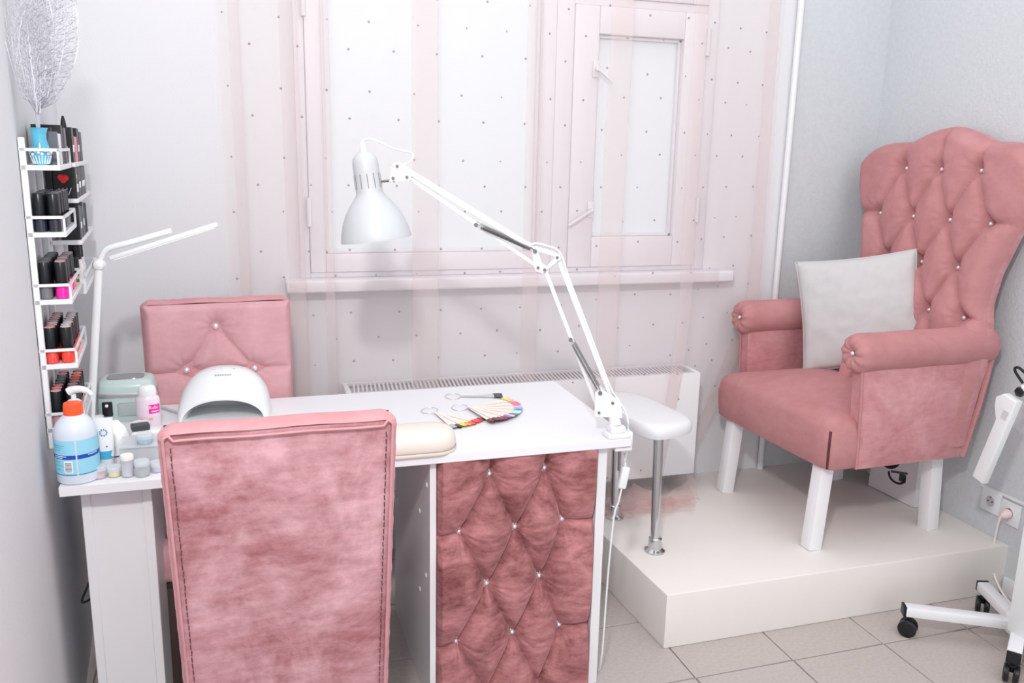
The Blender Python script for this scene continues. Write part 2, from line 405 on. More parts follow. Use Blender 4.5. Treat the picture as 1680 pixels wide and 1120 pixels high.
dome = tuft(U, V, [], segs, .034, .05, 0, .02)
H = H*.75 + dome
# fine gathers below buttons
for bx, bz in BT:
    dxx, dzz = U-bx, V-bz; rr = np.hypot(dxx, dzz); an = np.arctan2(dzz, dxx)
    H += .0022*np.sin(an*17+bx*91)*np.exp(-(rr/.07)**2)*np.clip(rr/.02, 0, 1)*(1/(1+np.exp(dzz*120)))
edge = np.minimum(np.minimum(U-.477, .954-U)/.012, 1); H = H*np.clip(edge, 0, 1)**.5
H = smooth_grid(H, 1)
H = np.maximum(H, -.012); P = np.stack([U, 2.182-H, V], -1)
tp = MB().grid(P)
tufted = dk(tp, 'tufted_panel', VEL_P)
for b in BT:
    iu = int(round((b[0]-.477)/.477*(nu-1))); iv = int(round((b[1]-FL-.004)/(.7245-FL-.004)*(nv-1)))
    bb = button(MB(), (b[0], 2.182-H[iu, iv]-.004, b[1]), .0085)
    dk(bb, 'crystal_button', CRYS, tufted)
dk(MB().box(.476, .955, 2.192, 2.2, FL, .7245), 'panel_board', WHITE)

# ================================================================== UPHOLSTERED CHAIRS
def chair(name, label, loc, rz, H=1.0, W=.455, rear_mat=VEL_C, front_mat=VEL_F, btns=None):
    """local: backrest rear face at y=0 (top), seat goes to +y"""
    t = thing(name, label, 'chair', loc, rz, 'pink velvet desk chairs')
    tn = .068; seat_z = .46; lean = .09
    def yb(z): return lean*(H-z)/(H-.3)     # rear face y at height z
    # backrest body: core
    nu, nv = 70, 110
    hw = W/2
    def hwz(z): return hw-.012*(H-z)/(H-.3)
    U, V = np.meshgrid(np.linspace(-1, 1, nu), np.linspace(.30, H, nv), indexing='ij')
    # rear face
    bulge = .006*(1-U**8)*(1-((V-.65)/.36)**8)
    Xr = U*np.vectorize(hwz)(V)
    nz = smooth_grid(rng.normal(0, .0025, U.shape), 14)*2.2
    Yr = np.vectorize(yb)(V)-bulge*1.0+nz
    rear = MB().grid(np.stack([Xr, Yr, V], -1)).build('back_cover', rear_mat, t, angle=60)
    # sides + top strip: rounded roll slightly larger than the cover
    path = []; 
    strip = MB()
    nst = 10
    outl = [(-hwz(z), z) for z in np.linspace(.30, H-.012, 40)] + [(-hw+.012*(1-math.cos(a)), H-.012+.012*math.sin(a)) for a in np.linspace(.2, 1.57, 5)]
    outl += [(x, H+.001*math.sin(x*30)+.002) for x in np.linspace(-hw+.02, hw-.02, 40)]
    outl += [(hw-.012*(1-math.cos(a)), H-.012+.012*math.sin(a)) for a in np.linspace(1.57, .2, 5)] + [(hwz(z), z) for z in np.linspace(H-.012, .30, 40)]
    Pm = np.zeros((len(outl), nst+1, 3))
    for i, (x, z) in enumerate(outl):
        cx, cz = 0, .62
        for j in range(nst+1):
            a = j/nst; out = .009*math.sin(math.pi*a)**.6 + (.0015*math.sin(i*1.9) if 0 < j < 3 else 0)
            nx, nz_ = (0, 1) if 44 <= i < len(outl)-44 else ((-1 if x < 0 else 1), 0)
            Pm[i, j] = (x+nx*out, yb(z)-.006+a*(tn+.006), z+nz_*out)
    strip.grid(Pm).build('side_band', VEL_E, t, angle=60)
    # piping / stitched seam round the cover
    seam = [(x*.985, yb(z)-.0075, z-.012 if abs(x) < hw-.015 else z) for x, z in outl]
    MB().sweep(seam, .0032, 6).build('welt', VEL_E, t)
    st = MB()
    for sx in (-1, 1):
        z = .32
        while z < H-.03:
            x = sx*(hwz(z)-.0165); st.bar((x, yb(z)-.0088+.001, z), (x+random.uniform(-.001, .001), yb(z+.011)-.0088+.001, z+.011), .0024, .0022); z += .0165
    if rear_mat is VEL_C:
        o = st.build('stitching', THREAD, t); o['kind'] = 'stuff'
    # front face, tufted
    Uf, Vf = np.meshgrid(np.linspace(-1, 1, 120), np.linspace(.42, H, 150), indexing='ij')
    X = Uf*np.vectorize(hwz)(Vf)
    b = btns or [(0, H-.075), (-.1, H-.21), (.1, H-.21), (0, H-.345), (-.1, H-.48), (.1, H-.48)]
    sg = [(b[0], b[1]), (b[0], b[2]), (b[1], b[3]), (b[2], b[3]), (b[3], b[4]), (b[3], b[5]), (b[1], (-.3, b[1][1]-.012)), (b[2], (.3, b[2][1]+.003)), (b[4], (-.3, b[4][1])), (b[5], (.3, b[5][1]))]
    Hh = tuft(X, Vf, b, sg, .010, .007, .016, .026)+tuft(X, Vf, [], sg, .012, .05, 0, .02)
    e = np.clip(np.minimum(1-np.abs(Uf), (H-Vf)/hw)/.07, 0, 1)**.5
    Yf = np.vectorize(yb)(Vf)+tn+smooth_grid(Hh*e, 1)
    fr = MB().grid(np.stack([X, Yf, Vf], -1)).build('back_cushion', front_mat, t, angle=60)
    for x, z in b:
        y = yb(z)+tn+.001
        button(MB(), (x, y+.004, z), .0105, (0, 1, 0)).build('crystal_button', CRYS, fr)
    # seat
    s0 = yb(seat_z)+tn-.01
    seat = MB().box(-hw-.005, hw+.005, s0, s0+.42, seat_z-.115, seat_z, .028, 4).build('seat', front_mat, t)
    MB().box(-hw+.01, hw-.01, s0+.005, s0+.40, seat_z-.135, seat_z-.112, .004).build('seat_frame', mat('dark_frame', (60, 50, 50), .7), t)
    for sx in (-1, 1):
        for yy, k in ((s0+.02, -.02), (s0+.38, .015)):
            MB().bar((sx*(hw-.04), yy, seat_z-.115), (sx*(hw-.03), yy+k, FL), .036, .036, bev=.004).build('leg', mat('dark_leg', (70, 52, 48), .4), t)
    MB().box(-hw+.01, hw-.01, .02, tn, .34, H-.02).xf(Matrix(((1, 0, 0, 0), (0, 1, -lean/(H-.3), lean*H/(H-.3)), (0, 0, 1, 0), (0, 0, 0, 1)))).build('back_core', VEL_E, t)
    return t
ch1 = chair('velvet_chair', 'pink velvet chair in the foreground seen from behind with stitched back', (.057, 1.70, 0), 0, 1.0, .455)
b2 = [(.010, .985), (.105, .85), (-.103, .842), (.0, .70), (-.1, .57), (.1, .57)]
ch2 = chair('velvet_chair', 'pink velvet chair with crystal buttons facing us behind the desk', (-.093, 2.925, 0), R(180+4), 1.058, .445, VEL_F, VEL_F, b2)

# ================================================================== ARMCHAIR
K[0] = 1.0
AX, AY = 2.2, 2.655
arm = thing('tufted_armchair', 'tall pink tufted velvet armchair with rolled arms and white legs', 'armchair', (AX, AY, .19), R(2))
def am(mb, name, m, parent=arm, angle=38): return mb.build(name, m, parent, angle)
# legs (local z from platform)
for sx, lab in ((-1, 'front'), (1, 'rear')):
    for sy in (-1, 1):
        if sx < 0: a, b = (-.295, sy*.27, .335), (-.32, sy*.275, 0)
        else: a, b = (.205, sy*.26, .335), (.228, sy*.262, 0)
        am(MB().bar(a, b, .052, .052, (0, 1, 0), .003), 'leg', WOODW)
# seat with T-shaped front
NU, NV = 60, 60
poly = [(-.345, -.335), (-.225, -.335), (-.225, -.27), (.2, -.27), (.2, .27), (-.225, .27), (-.225, .36), (-.345, .36)]
def rsq(U, p): return np.sign(U)*np.abs(U)**p
# seat cushion as puffed loft
Uu = np.linspace(0, 2*math.pi, 120, endpoint=False)
def supere(a, b, cx, cy, n, u): 
    c, s_ = np.cos(u), np.sin(u); return cx+a*np.sign(c)*np.abs(c)**(2/n), cy+b*np.sign(s_)*np.abs(s_)**(2/n)
def loft(sections, closed_top=True):
    mb = MB(); n = len(sections[0]); vs = [p for s_ in sections for p in s_]; fs = []
    for i in range(len(sections)-1):
        for j in range(n): fs.append((i*n+j, i*n+(j+1) % n, (i+1)*n+(j+1) % n, (i+1)*n+j))
    fs.append(tuple(range(n))[::-1]); fs.append(tuple((len(sections)-1)*n+j for j in range(n)))
    return mb.add(vs, fs)
def seat_section(a0, ins, z, crown=0):
    xs, ys = supere(.29-ins, .35-ins, -.06, .0, 16, Uu)
    return [(x, y, z+crown*(1-((x+.06)/.29)**2*.5)*(1-(y/.35)**2)) for x, y in zip(xs, ys)]
secs = [seat_section(0, .012, .315), seat_section(0, .0, .325), seat_section(0, -.004, .38), seat_section(0, -.006, .42), seat_section(0, .0, .46), seat_section(0, .010, .48), seat_section(0, .032, .494, .008), seat_section(0, .09, .50, .024), seat_section(0, .17, .502, .042), seat_section(0, .24, .502, .05)]
seat = am(loft(secs), 'seat', VEL_A, angle=70)
am(MB().sweep([(-.336, -.334, .322), (-.343, -.341, .38), (-.344, -.342, .42), (-.338, -.336, .458)], .0045, 6), 'corner_seam', mat('seam_dark', (92, 48, 50), .8), seat)
# arms
def arm_side(sy):
    y_out = sy*.352; y_in = sy*.305
    # side panel: slab, slanted rear edge
    poly = [(-.225, .315), (.24, .315), (.33, .72), (-.25, .72)]
    ins = MB()
    n = 24
    def surf(y, bul):
        A = np.zeros((n, n, 3))
        for i in range(n):
            for j in range(n):
                u, v = i/(n-1), j/(n-1)
                xb = poly[0][0]+(poly[1][0]-poly[0][0])*u; xt = poly[3][0]+(poly[2][0]-poly[3][0])*u
                x = xb+(xt-xb)*v; z = .315+(.72-.315)*v
                b_ = bul*(1-(2*u-1)**6)*(1-(2*v-1)**6)
                A[i, j] = (x, y+b_+.001*math.sin(u*25+v*9)*bul/.012, z)
        return A
    O = surf(y_out, sy*.012); I = surf(y_in, -sy*.012)
    mb = MB().grid(O).grid(I)
    for A_, B_ in ((O[0], I[0]), (O[-1], I[-1])): mb.grid(np.stack([A_, B_]))
    mb.grid(np.stack([O[:, 0], I[:, 0]])).grid(np.stack([O[:, -1], I[:, -1]]))
    panel = am(mb, 'arm_panel', VEL_S, angle=50)
    # front welt seam of panel
    am(MB().sweep([(-.228, y_out, .317), (-.24, y_out+sy*.003, .52), (-.252, y_out, .70)], .006, 6), 'arm_seam', VEL_A, panel)
    am(MB().sweep([(.245, y_out+sy*.001, .317), (.29, y_out+sy*.004, .52), (.325, y_out, .70)], .011, 8), 'rear_seam', VEL_A, panel)
    # roll
    cy, cz, rr = sy*.325, .725, .062
    m = MB(); N = 40; rows = []
    L0, L1 = -.275, .325
    prof = [(L0+.004, .006), (L0-.006, .018), (L0-.012, .03), (L0-.010, .042), (L0-.002, .053), (L0+.014, .061), (L0+.03, .062)] + [(L0+.03+(L1-L0-.06)*k/8, .062-.001*math.sin(k*1.7)) for k in range(1, 9)] + [(L1-.01, .058), (L1, .048), (L1+.004, .02)]
    vs = []; 
    for k, (x, r_) in enumerate(prof):
        for j in range(N):
            a = 2*math.pi*j/N
            wr = (.0042*math.sin(a*9+.6)*max(0, 1-k/8)) if k > 0 else 0
            r2 = r_+wr*.5; ry = 1.0; rz = 1.08
            vs.append((x-wr*1.2, cy+math.cos(a)*r2*ry+sy*.004, cz+math.sin(a)*r2*rz))
    fs = [(k*N+j, k*N+(j+1) % N, (k+1)*N+(j+1) % N, (k+1)*N+j) for k in range(len(prof)-1) for j in range(N)]
    fs += [tuple(range(N))[::-1], tuple((len(prof)-1)*N+j for j in range(N))]
    roll = am(m.add(vs, fs), 'arm_roll', VEL_A, angle=80)
    am(button(MB(), (L0-.002, cy+sy*.004, cz), .0085, (-1, 0, 0)), 'crystal_button', CRYS, roll)
arm_side(-1); arm_side(1)
# backrest
zt = [.36, .70, .77, .87, .99, 1.13, 1.20, 1.28, 1.36, 1.46, 1.60]; wt = [.32, .335, .335, .305, .315, .355, .385, .41, .42, .42, .42]
def whalf(z): return np.interp(z, zt, wt)
ut = [0, .12, .25, .38, .5, .6, .72, .82, .9, .96, 1.0]; tt = [1.488, 1.482, 1.464, 1.440, 1.431, 1.431, 1.428, 1.414, 1.39, 1.35, 1.295]
def ztop(u): return np.interp(np.abs(u), ut, tt)
CYB = -.045
NU, NV = 150, 230
u = np.linspace(-1, 1, NU); v = np.linspace(0, 1, NV)
Ub, Vb = np.meshgrid(u, v, indexing='ij')
Zb = .36+(smooth_grid(ztop(Ub), 6)-.36)*Vb
Wb = whalf(Zb)
# smooth widths
Wb = smooth_grid(Wb, 25)
Yb = CYB+Ub*Wb
def xback(z): return .215+.125*(z-.45)
rowz = [1.335, 1.155, .99, .82, .65]
btn = []
for ri, z in enumerate(rowz):
    ys = [-.175, 0, .175] if ri % 2 == 0 else [-.263, -.088, .088, .263]
    if ri == 2: ys = [-.17, 0, .17]
    if ri == 3: ys = [-.243, -.083, .083, .243]
    btn.append([(CYB+y, z) for y in ys])
allb = [p for r_ in btn for p in r_]
sgs = []
for ri in range(len(btn)-1):
    for p in btn[ri]:
        for q in btn[ri+1]:
            if abs(p[0]-q[0]) < .12: sgs.append((p, q))
for p in btn[0]: sgs.append((p, (p[0]*1.12+.0, 1.50)))
for ri in (1, 3):
    sgs.append((btn[ri][0], (-.6, btn[ri][0][1]+.01))); sgs.append((btn[ri][-1], (.6, btn[ri][-1][1]-.02)))
Hb = tuft(Yb, Zb, allb, sgs, .014, .006, .034, .027)+tuft(Yb, Zb, [], sgs, .022, .034, 0, .02)
# distance to outline for rounded rim
ed = np.minimum((1-np.abs(Ub))*Wb, (1-Vb)*1.0*(Zb.max()-.36))
rim = np.clip(ed/.05, 0, 1); rim = np.sqrt(np.clip(1-(1-rim)**2, 0, 1))
Hb = smooth_grid(Hb*rim + .035*rim, 1)*np.clip(rim*3, 0, 1)
Xf = xback(Zb)-Hb
Xr_ = xback(Zb)+.055*np.sqrt(np.clip(rim, 0, 1))
front = np.stack([Xf, Yb, Zb], -1); back = np.stack([Xr_, Yb, Zb], -1)
mbk = MB().grid(front)
bk = am(mbk, 'backrest', VEL_A, angle=75)
am(MB().grid(back), 'back_shell', VEL_S, bk, 75)
for p in allb:
    d = (Yb-p[0])**2+(Zb-p[1])**2; i, j = np.unravel_index(np.argmin(d), d.shape)
    am(button(MB(), (Xf[i, j]-.018, p[0]+.002, p[1]-.004), .0085, (-1, 0, 0)), 'crystal_button', CRYS, bk)
# back post under the arms
am(MB().bar((.245, 0, .34), (.30, 0, .62), .60, .07, (0, 1, 0), .02), 'back_rail', VEL_S)

# cushion on armchair
CUSH = mat('cushion_fabric', (202, 200, 201), .85, noise=(40, .02), bump=(260, .25, .002), sheen=.2)
cu = thing('throw_cushion', 'square off-white throw cushion leaning on the pink armchair', 'cushion', (2.288, 2.672, .752))
n = 50; a_ = np.linspace(-1, 1, n); A, B = np.meshgrid(a_, a_, indexing='ij')
S = .222
pin = 1-.07*(1-B**2)*0
Xc = A*S*(1-.055*(1-B**2)*np.abs(A)**2); Zc = B*S*(1-.055*(1-A**2)*np.abs(B)**2)
Tc = .062*(np.clip(1-A**2, 0, 1)*np.clip(1-B**2, 0, 1))**.38
wr = smooth_grid(rng.normal(0, .01, A.shape), 10)*np.clip(Tc/.03, 0, 1)
Fc = np.stack([Xc, -Tc-wr*.8, Zc+S], -1); Bc = np.stack([Xc, Tc, Zc+S], -1)
m4 = Matrix.Rotation(R(-46), 4, 'Z') @ Matrix.Rotation(R(-10), 4, 'X') @ Matrix.Rotation(R(-11), 4, 'Y')
MB().grid(Fc).grid(Bc).xf(m4).build('cover', CUSH, cu, 80)
rimp = [(Xc[i, 0], 0, Zc[i, 0]+S) for i in range(n)]+[(Xc[-1, i], 0, Zc[-1, i]+S) for i in range(n)]+[(Xc[i, -1], 0, Zc[i, -1]+S) for i in range(n-1, -1, -1)]+[(Xc[0, i], 0, Zc[0, i]+S) for i in range(n-1, -1, -1)]
MB().sweep(rimp[::2], .003, 6, closed=True).xf(m4).build('piping', CUSH, cu)

# ================================================================== FOOTREST
fo = thing('footrest', 'white padded footrest board on two chrome poles beside the desk', 'footrest', (1.32, 2.65, .19))
def F(mb, name, m, p=fo): return mb.xf(Matrix.Translation((-1.32, -2.65, -.19))).build(name, m, p)
outl = [(1.235, 2.52), (1.26, 2.435), (1.31, 2.415), (1.425, 2.455), (1.455, 2.50), (1.435, 2.66), (1.41, 2.80), (1.375, 2.865), (1.32, 2.885), (1.265, 2.865), (1.235, 2.79), (1.232, 2.65)]
# smooth outline (Chaikin)
for _ in range(2):
    q = []
    for i in range(len(outl)):
        a, b = outl[i], outl[(i+1) % len(outl)]
        q += [(a[0]*.75+b[0]*.25, a[1]*.75+b[1]*.25), (a[0]*.25+b[0]*.75, a[1]*.25+b[1]*.75)]
    outl = q
cx, cy = np.mean(outl, axis=0)
def osec(k, z): return [(cx+(x-cx)*k, cy+(y-cy)*k, z) for x, y in outl]
pad = loft([osec(.94, .622), osec(.985, .626), osec(1, .636), osec(1.0, .648), osec(.985, .660), osec(.94, .668), osec(.8, .672), osec(.4, .674)])
F(pad, 'padded_board', mat('white_vinyl', (226, 226, 229), .4, bump=(25, .2, .004)), fo)
for x, y in ((1.333, 2.49), (1.313, 2.79)):
    p = F(MB().cyl((x, y, .19), (x-.012, y, .625), .0165, n=20), 'chrome_pole', CHROME)
    F(MB().lathe([(.036, 0), (.036, .006), (.03, .010), (.024, .014), (.023, .05), (.019, .054)], (x, y, .19), 24), 'floor_flange', CHROME, p)
    for a in (.4, 2.5, 4.6): F(MB().lathe([(.006, 0), (.006, .003), (.003, .006)], (x+.03*math.cos(a), y+.03*math.sin(a), .197), 8), 'screw', STEEL, p)
    F(MB().lathe([(.022, 0), (.022, .012)], (x-.012, y, .612), 20), 'top_collar', CHROME, p)

# ================================================================== ARTICULATED DESK LAMP
K[0] = .969
lp = thing('arm_lamp', 'white articulated spring arm lamp clamped to the desk corner', 'lamp', (1.0, 2.17, .75))
def LP(mb, name, m=WHITEM, p=lp, ang=38): return mb.xf(Matrix.Translation((-1.0, -2.17, -.75))).build(name, m, p, ang)
ld = Vector((-.58, .23, 0)).normalized(); ln = Vector((ld.y, -ld.x, 0))   # lamp plane direction and its normal (towards camera side)
bA, bB, bS = Vector((.962, 2.185, .823)), Vector((.997, 2.171, .854)), Vector((.963, 2.185, .882))
eA, eB, eC, eD = Vector((.805, 2.247, 1.232)), Vector((.837, 2.235, 1.267)), Vector((.788, 2.254, 1.237)), Vector((.779, 2.258, 1.283))
hC, hD, hE = Vector((.445, 2.39, 1.477)), Vector((.42, 2.40, 1.506)), Vector((.409, 2.404, 1.473))
# clamp
cl = LP(MB().box(.975, 1.045, 2.136, 2.186, .75, .765, .003).box(.985, 1.03, 2.14, 2.182, .765, .785, .004), 'clamp')
LP(MB().box(1.0, 1.05, 2.142, 2.176, .709, .722, .003).box(1.046, 1.054, 2.142, 2.176, .709, .765, .002), 'clamp_jaw', WHITEM, cl)
LP(MB().cyl((1.022, 2.158, .645), (1.022, 2.158, .71), .0045, n=10), 'clamp_screw', STEEL, cl)
LP(MB().cyl((1.006, 2.163, .785), (1.003, 2.168, .812), .018, .016, 18), 'socket')
def plate(pts, th, name, off=0, p=lp, m=WHITEM):
    pts = [Vector(q) for q in pts]; mb = MB(); k = len(pts)
    vs = [q+ln*(off-th/2) for q in pts]+[q+ln*(off+th/2) for q in pts]
    fs = [tuple(range(k)), tuple(range(k, 2*k))[::-1]]+[(i, (i+1) % k, k+(i+1) % k, k+i) for i in range(k)]
    return LP(mb.add(vs, fs), name, m, p)
def ofs(p, a, z): return p+ld*a+Vector((0, 0, z))
for o in (-.014, .014):
    plate([ofs(bA, .012, -.012), ofs(bB, -.03, -.045), ofs(bB, -.022, .004), ofs(bB, -.008, .014), ofs(bS, .0, .014), ofs(bS, .014, 0)], .003, 'base_bracket', o)
for o in (-.012, .012):
    plate([ofs(eA, .004, -.012), ofs(eC, .006, -.01), ofs(eC, .012, .002), ofs(eD, .01, .012), ofs(eD, -.006, .012), ofs(eC, -.008, .012), ofs(eA, -.006, .004)], .0025, 'elbow_bracket', o)
    plate([ofs(eA, .004, -.008), ofs(eB, -.01, -.004), ofs(eB, -.006, .01), ofs(eD, .004, .012), ofs(eD, .004, .004), ofs(eB, .006, .002)], .0025, 'elbow_bracket', o*1.25)
    plate([ofs(hE, .012, -.01), ofs(hC, -.01, -.008), ofs(hC, -.012, .006), ofs(hD, .002, .014), ofs(hD, .014, .006)], .0025, 'head_bracket', o)
for a, b in ((bA, eA), (bB, eB), (eC, hC), (eD, hD)):
    LP(MB().bar(a, b, .011, .011, ln, .0015), 'arm_bar')
def spring(a, b, off, rad=.0055, turns=40):
    a, b = Vector(a)+ln*off, Vector(b)+ln*off; d = (b-a); L = d.length; d.normalize(); x = d.cross(ln).normalized(); y = d.cross(x)
    pts = []
    N = turns*8
    for i in range(N+1):
        t = i/N; an = t*turns*2*math.pi; pts.append(a+d*(L*(.08+.84*t))+(x*math.cos(an)+y*math.sin(an))*rad)
    mb = MB().sweep([a]+pts+[b], .0012, 4)
    mb.cyl(a-ln*.004, a+ln*.004, .006, n=8).cyl(b-ln*.004, b+ln*.004, .006, n=8)
    return LP(mb, 'spring', STEEL, lp, 60)
for o in (-.017, .017):
    spring((.625, 2.319, 1.351), eD, o); spring((.879, 2.218, 1.035), bS, o)
for p in (bA, bB, eA, eB, eC, hC, hD, hE): LP(MB().cyl(p+ln*-.020, p+ln*.020, .0042, n=8), 'bolt', STEEL)
# head
kn = Vector((.369, 2.42, 1.462))
LP(MB().cyl(hE+Vector((0, 0, -.006)), kn, .0035, n=8).cyl(kn-ld*.004, kn+ld*.008, .010, .008, 10).cyl(hE-ld*.0-ln*.004+Vector((0, 0, .02)), hE-ln*.004+Vector((0, 0, -.012)), .003, n=6), 'swivel_rod', STEEL)
top = Vector((.331, 2.435, 1.527)); rim = Vector((.359, 2.424, 1.309)); ax = (rim-top).normalized(); hl = (rim-top).length
prof = [(.0005, -.016), (.012, -.016), (.024, -.010), (.033, .002), (.036, .018), (.0365, .05), (.0375, .095), (.040, .102), (.047, .112), (.06, .128), (.076, .152), (.088, .178), (.096, .205), (.0995, .224)]
inn = [(r_-.002, z) for r_, z in prof[::-1][:7]]+[(.036, .10), (.034, .02), (.0005, .02)]
sh = LP(MB().lathe(prof+[(.0995, .228), (.0975, .228)]+inn[1:], top, 40, ax, cap=False), 'lamp_shade', mat('lamp_enamel', (198, 201, 205), .42), lp, 50)
LP(MB().lathe([(.012, 0), (.02, .01), (.03, .04), (.034, .06), (.03, .085), (.015, .1), (.0005, .104)], top+ax*.085, 18, ax), 'bulb', mat('bulb_glass', (245, 245, 242), .3), sh)
LP(MB().lathe([(.010, 0), (.008, -.02), (.005, -.03)], top-ax*.014, 12, ax), 'cord_grip', WPLAS, sh)
# vent slots on the neck, facing the camera side
yv = ax.cross(Vector((1, 0, 0))).normalized(); xv = yv.cross(ax)
for k in range(12):
    a = 2*math.pi*k/12+.15
    d = xv*math.cos(a)+yv*math.sin(a)
    LP(MB().bar(top+ax*.045+d*.0362, top+ax*.085+d*.037, .003, .0022, d), 'vent_slot', mat('slot_dark', (150, 150, 156), .7), sh)
ct = top-ax*.044
cord = [ct+ax*.006, ct-ax*.004+ld*-.006, ct+ld*-.03+Vector((0, 0, .006)), Vector((.40, 2.408, 1.556)), Vector((.43, 2.396, 1.548)), Vector((.452, 2.387, 1.543)), Vector((.458, 2.385, 1.532)), Vector((.447, 2.389, 1.517)), Vector((.435, 2.394, 1.506))]
for t in (.2, .4, .6, .8, .96): cord.append(hD.lerp(eD, t)+Vector((0, 0, .009)))
cord += [eD+Vector((0, 0, .02)), (eD+eB)/2+Vector((-.0, 0, .022)), eB+Vector((.006, -.002, .012))]
for t in (.15, .4, .65, .9): cord.append(eB.lerp(bB, t)+Vector((.008, -.003, .002)))
cord += [Vector((1.014, 2.164, .855)), Vector((1.035, 2.157, .82)), Vector((1.043, 2.155, .79)), Vector((1.05, 2.17, .775)), Vector((1.062, 2.185, .73)), Vector((1.055, 2.19, .66))]
def smoothpts(pts, n=4):
    pts = [Vector(p) for p in pts]; out = []
    for i in range(len(pts)-1):
        p0, p1, p2, p3 = pts[max(i-1, 0)], pts[i], pts[i+1], pts[min(i+2, len(pts)-1)]
        for k in range(n):
            t = k/n; out.append(.5*((2*p1)+(p2-p0)*t+(2*p0-5*p1+4*p2-p3)*t*t+(3*p1-p0-3*p2+p3)*t**3))
    return out+[pts[-1]]
cd = LP(MB().sweep(smoothpts(cord), .003, 7), 'power_cord', WPLAS)
LP(MB().box(-.013, .013, -.008, .008, -.034, .034, .006, 3).xf(Matrix.Translation((1.045, 2.17, .615)) @ Matrix.Rotation(R(10), 4, 'Y')), 'cord_switch', WPLAS, cd)
LP(MB().sweep(smoothpts([(1.052, 2.18, .66), (1.05, 2.175, .64)]), .003, 7), 'switch_lead', WPLAS, cd)
LP(MB().sweep(smoothpts([(1.04, 2.168, .59), (1.032, 2.17, .54), (1.022, 2.175, .49), (1.014, 2.18, .3), (1.012, 2.2, -.03), (1.02, 2.3, -.045)]), .003, 7), 'lower_cord', WPLAS, cd)

# ================================================================== LED BAR LAMP (left)
ll = thing('led_bar_lamp', 'slim white table lamp with a straight light bar by the left wall', 'lamp', (-.41, 2.57, .75))
def LL(mb, name, m=WPLAS, p=ll): return mb.xf(Matrix.Translation((.41, -2.57, -.75))).build(name, m, p)
LL(MB().box(-.455, -.405, 2.545, 2.595, .75, .79, .006), 'clamp_base')
LL(MB().cyl((-.437, 2.57, .785), (-.384, 2.57, 1.21), .011, n=14), 'lamp_pole')
LL(MB().lathe([(.004, -.018), (.013, -.013), (.018, 0), (.013, .013), (.004, .018)], (-.382, 2.57, 1.224), 16, (0, -1, 0)), 'joint')
LL(MB().sweep(smoothpts([(-.380, 2.57, 1.232), (-.366, 2.57, 1.26), (-.345, 2.57, 1.272), (-.30, 2.57, 1.284), (-.19, 2.57, 1.316)]), .0085, 10), 'upper_arm')
bar = LL(MB().bar((-.352, 2.555, 1.243), (-.066, 2.555, 1.335), .032, .013, (0, 0, 1), .005), 'light_bar')
LL(MB().bar((-.34, 2.555, 1.2395), (-.075, 2.555, 1.325), .024, .002, (0, 0, 1)), 'diffuser', mat('led_diffuser', (250, 250, 250), .4), bar)

# ================================================================== UV NAIL LAMP
uv = thing('uv_nail_lamp', 'white dome shaped nail curing lamp with an open arch front', 'nail lamp', (-.075, 2.625, .75), R(-4))
def arch(w, h, y, n=33, lift=0, p=2.5):
    return [(w*np.sign(math.cos(a))*abs(math.cos(a))**(2/p), y, lift+h*abs(math.sin(a))**(2/p)) for a in np.linspace(math.pi, 0, n)]
# (half width, height, y) from the front lip to the rear
outer = [(.122, .074, -.070), (.128, .082, -.066), (.132, .105, -.045), (.134, .128, -.015), (.134, .142, .02), (.13, .144, .06), (.12, .13, .095), (.10, .10, .115), (.06, .05, .122)]
inner = [(.117, .069, -.070), (.110, .080, -.05), (.104, .09, .0), (.10, .095, .06), (.085, .08, .09), (.05, .04, .10)]
def pp_(w): return 2.0
O = np.array([arch(w_, h_, y_, p=2.45) for w_, h_, y_ in outer]); I = np.array([arch(w_, h_, y_, p=2.15) for w_, h_, y_ in inner])
mb = MB().grid(O).grid(I).grid(np.stack([O[0], I[0]]))
mb.add([tuple(p) for p in O[-1]], [tuple(range(len(O[-1])))]).add([tuple(p) for p in I[-1]], [tuple(range(len(I[-1])))])
shell = mb.build('shell', mat('lamp_white', (230, 233, 236), .25), uv, 60)
MB().box(-.13, .13, -.085, .10, 0, .006, .002).build('base_plate', WPLAS, uv)
MB().box(-.022, .022, -.0605, -.055, .0765, .0805, .001).build('display', mat('display_grey', (120, 124, 128), .3), shell)
mk = MB()
for k in range(7): mk.box(-.024+.007*k, -.024+.007*k+.0052, -.0020, .0020, -.0004, .0004)
mk.xf(Matrix.Translation((0, -.0115, .1322)) @ Matrix.Rotation(R(38), 4, 'X')).build('logo_print', mat('print_grey', (168, 172, 178), .5), shell)
for k in range(3): MB().box(-.03+.03*k-.004, -.03+.03*k+.004, .02, .028, .142, .1445, .001).build('timer_button', WPLAS, shell)
# cable of the lamp
tag(sized(MB().sweep(smoothpts([(-.20, 2.66, .757), (-.235, 2.70, .757), (-.26, 2.735, .757), (-.30, 2.76, .757)]), .004, 8).build('lamp_cable', mat('grey_cable', (196, 204, 210), .4))), 'short pale grey cable lying behind the nail curing lamp', 'cable')

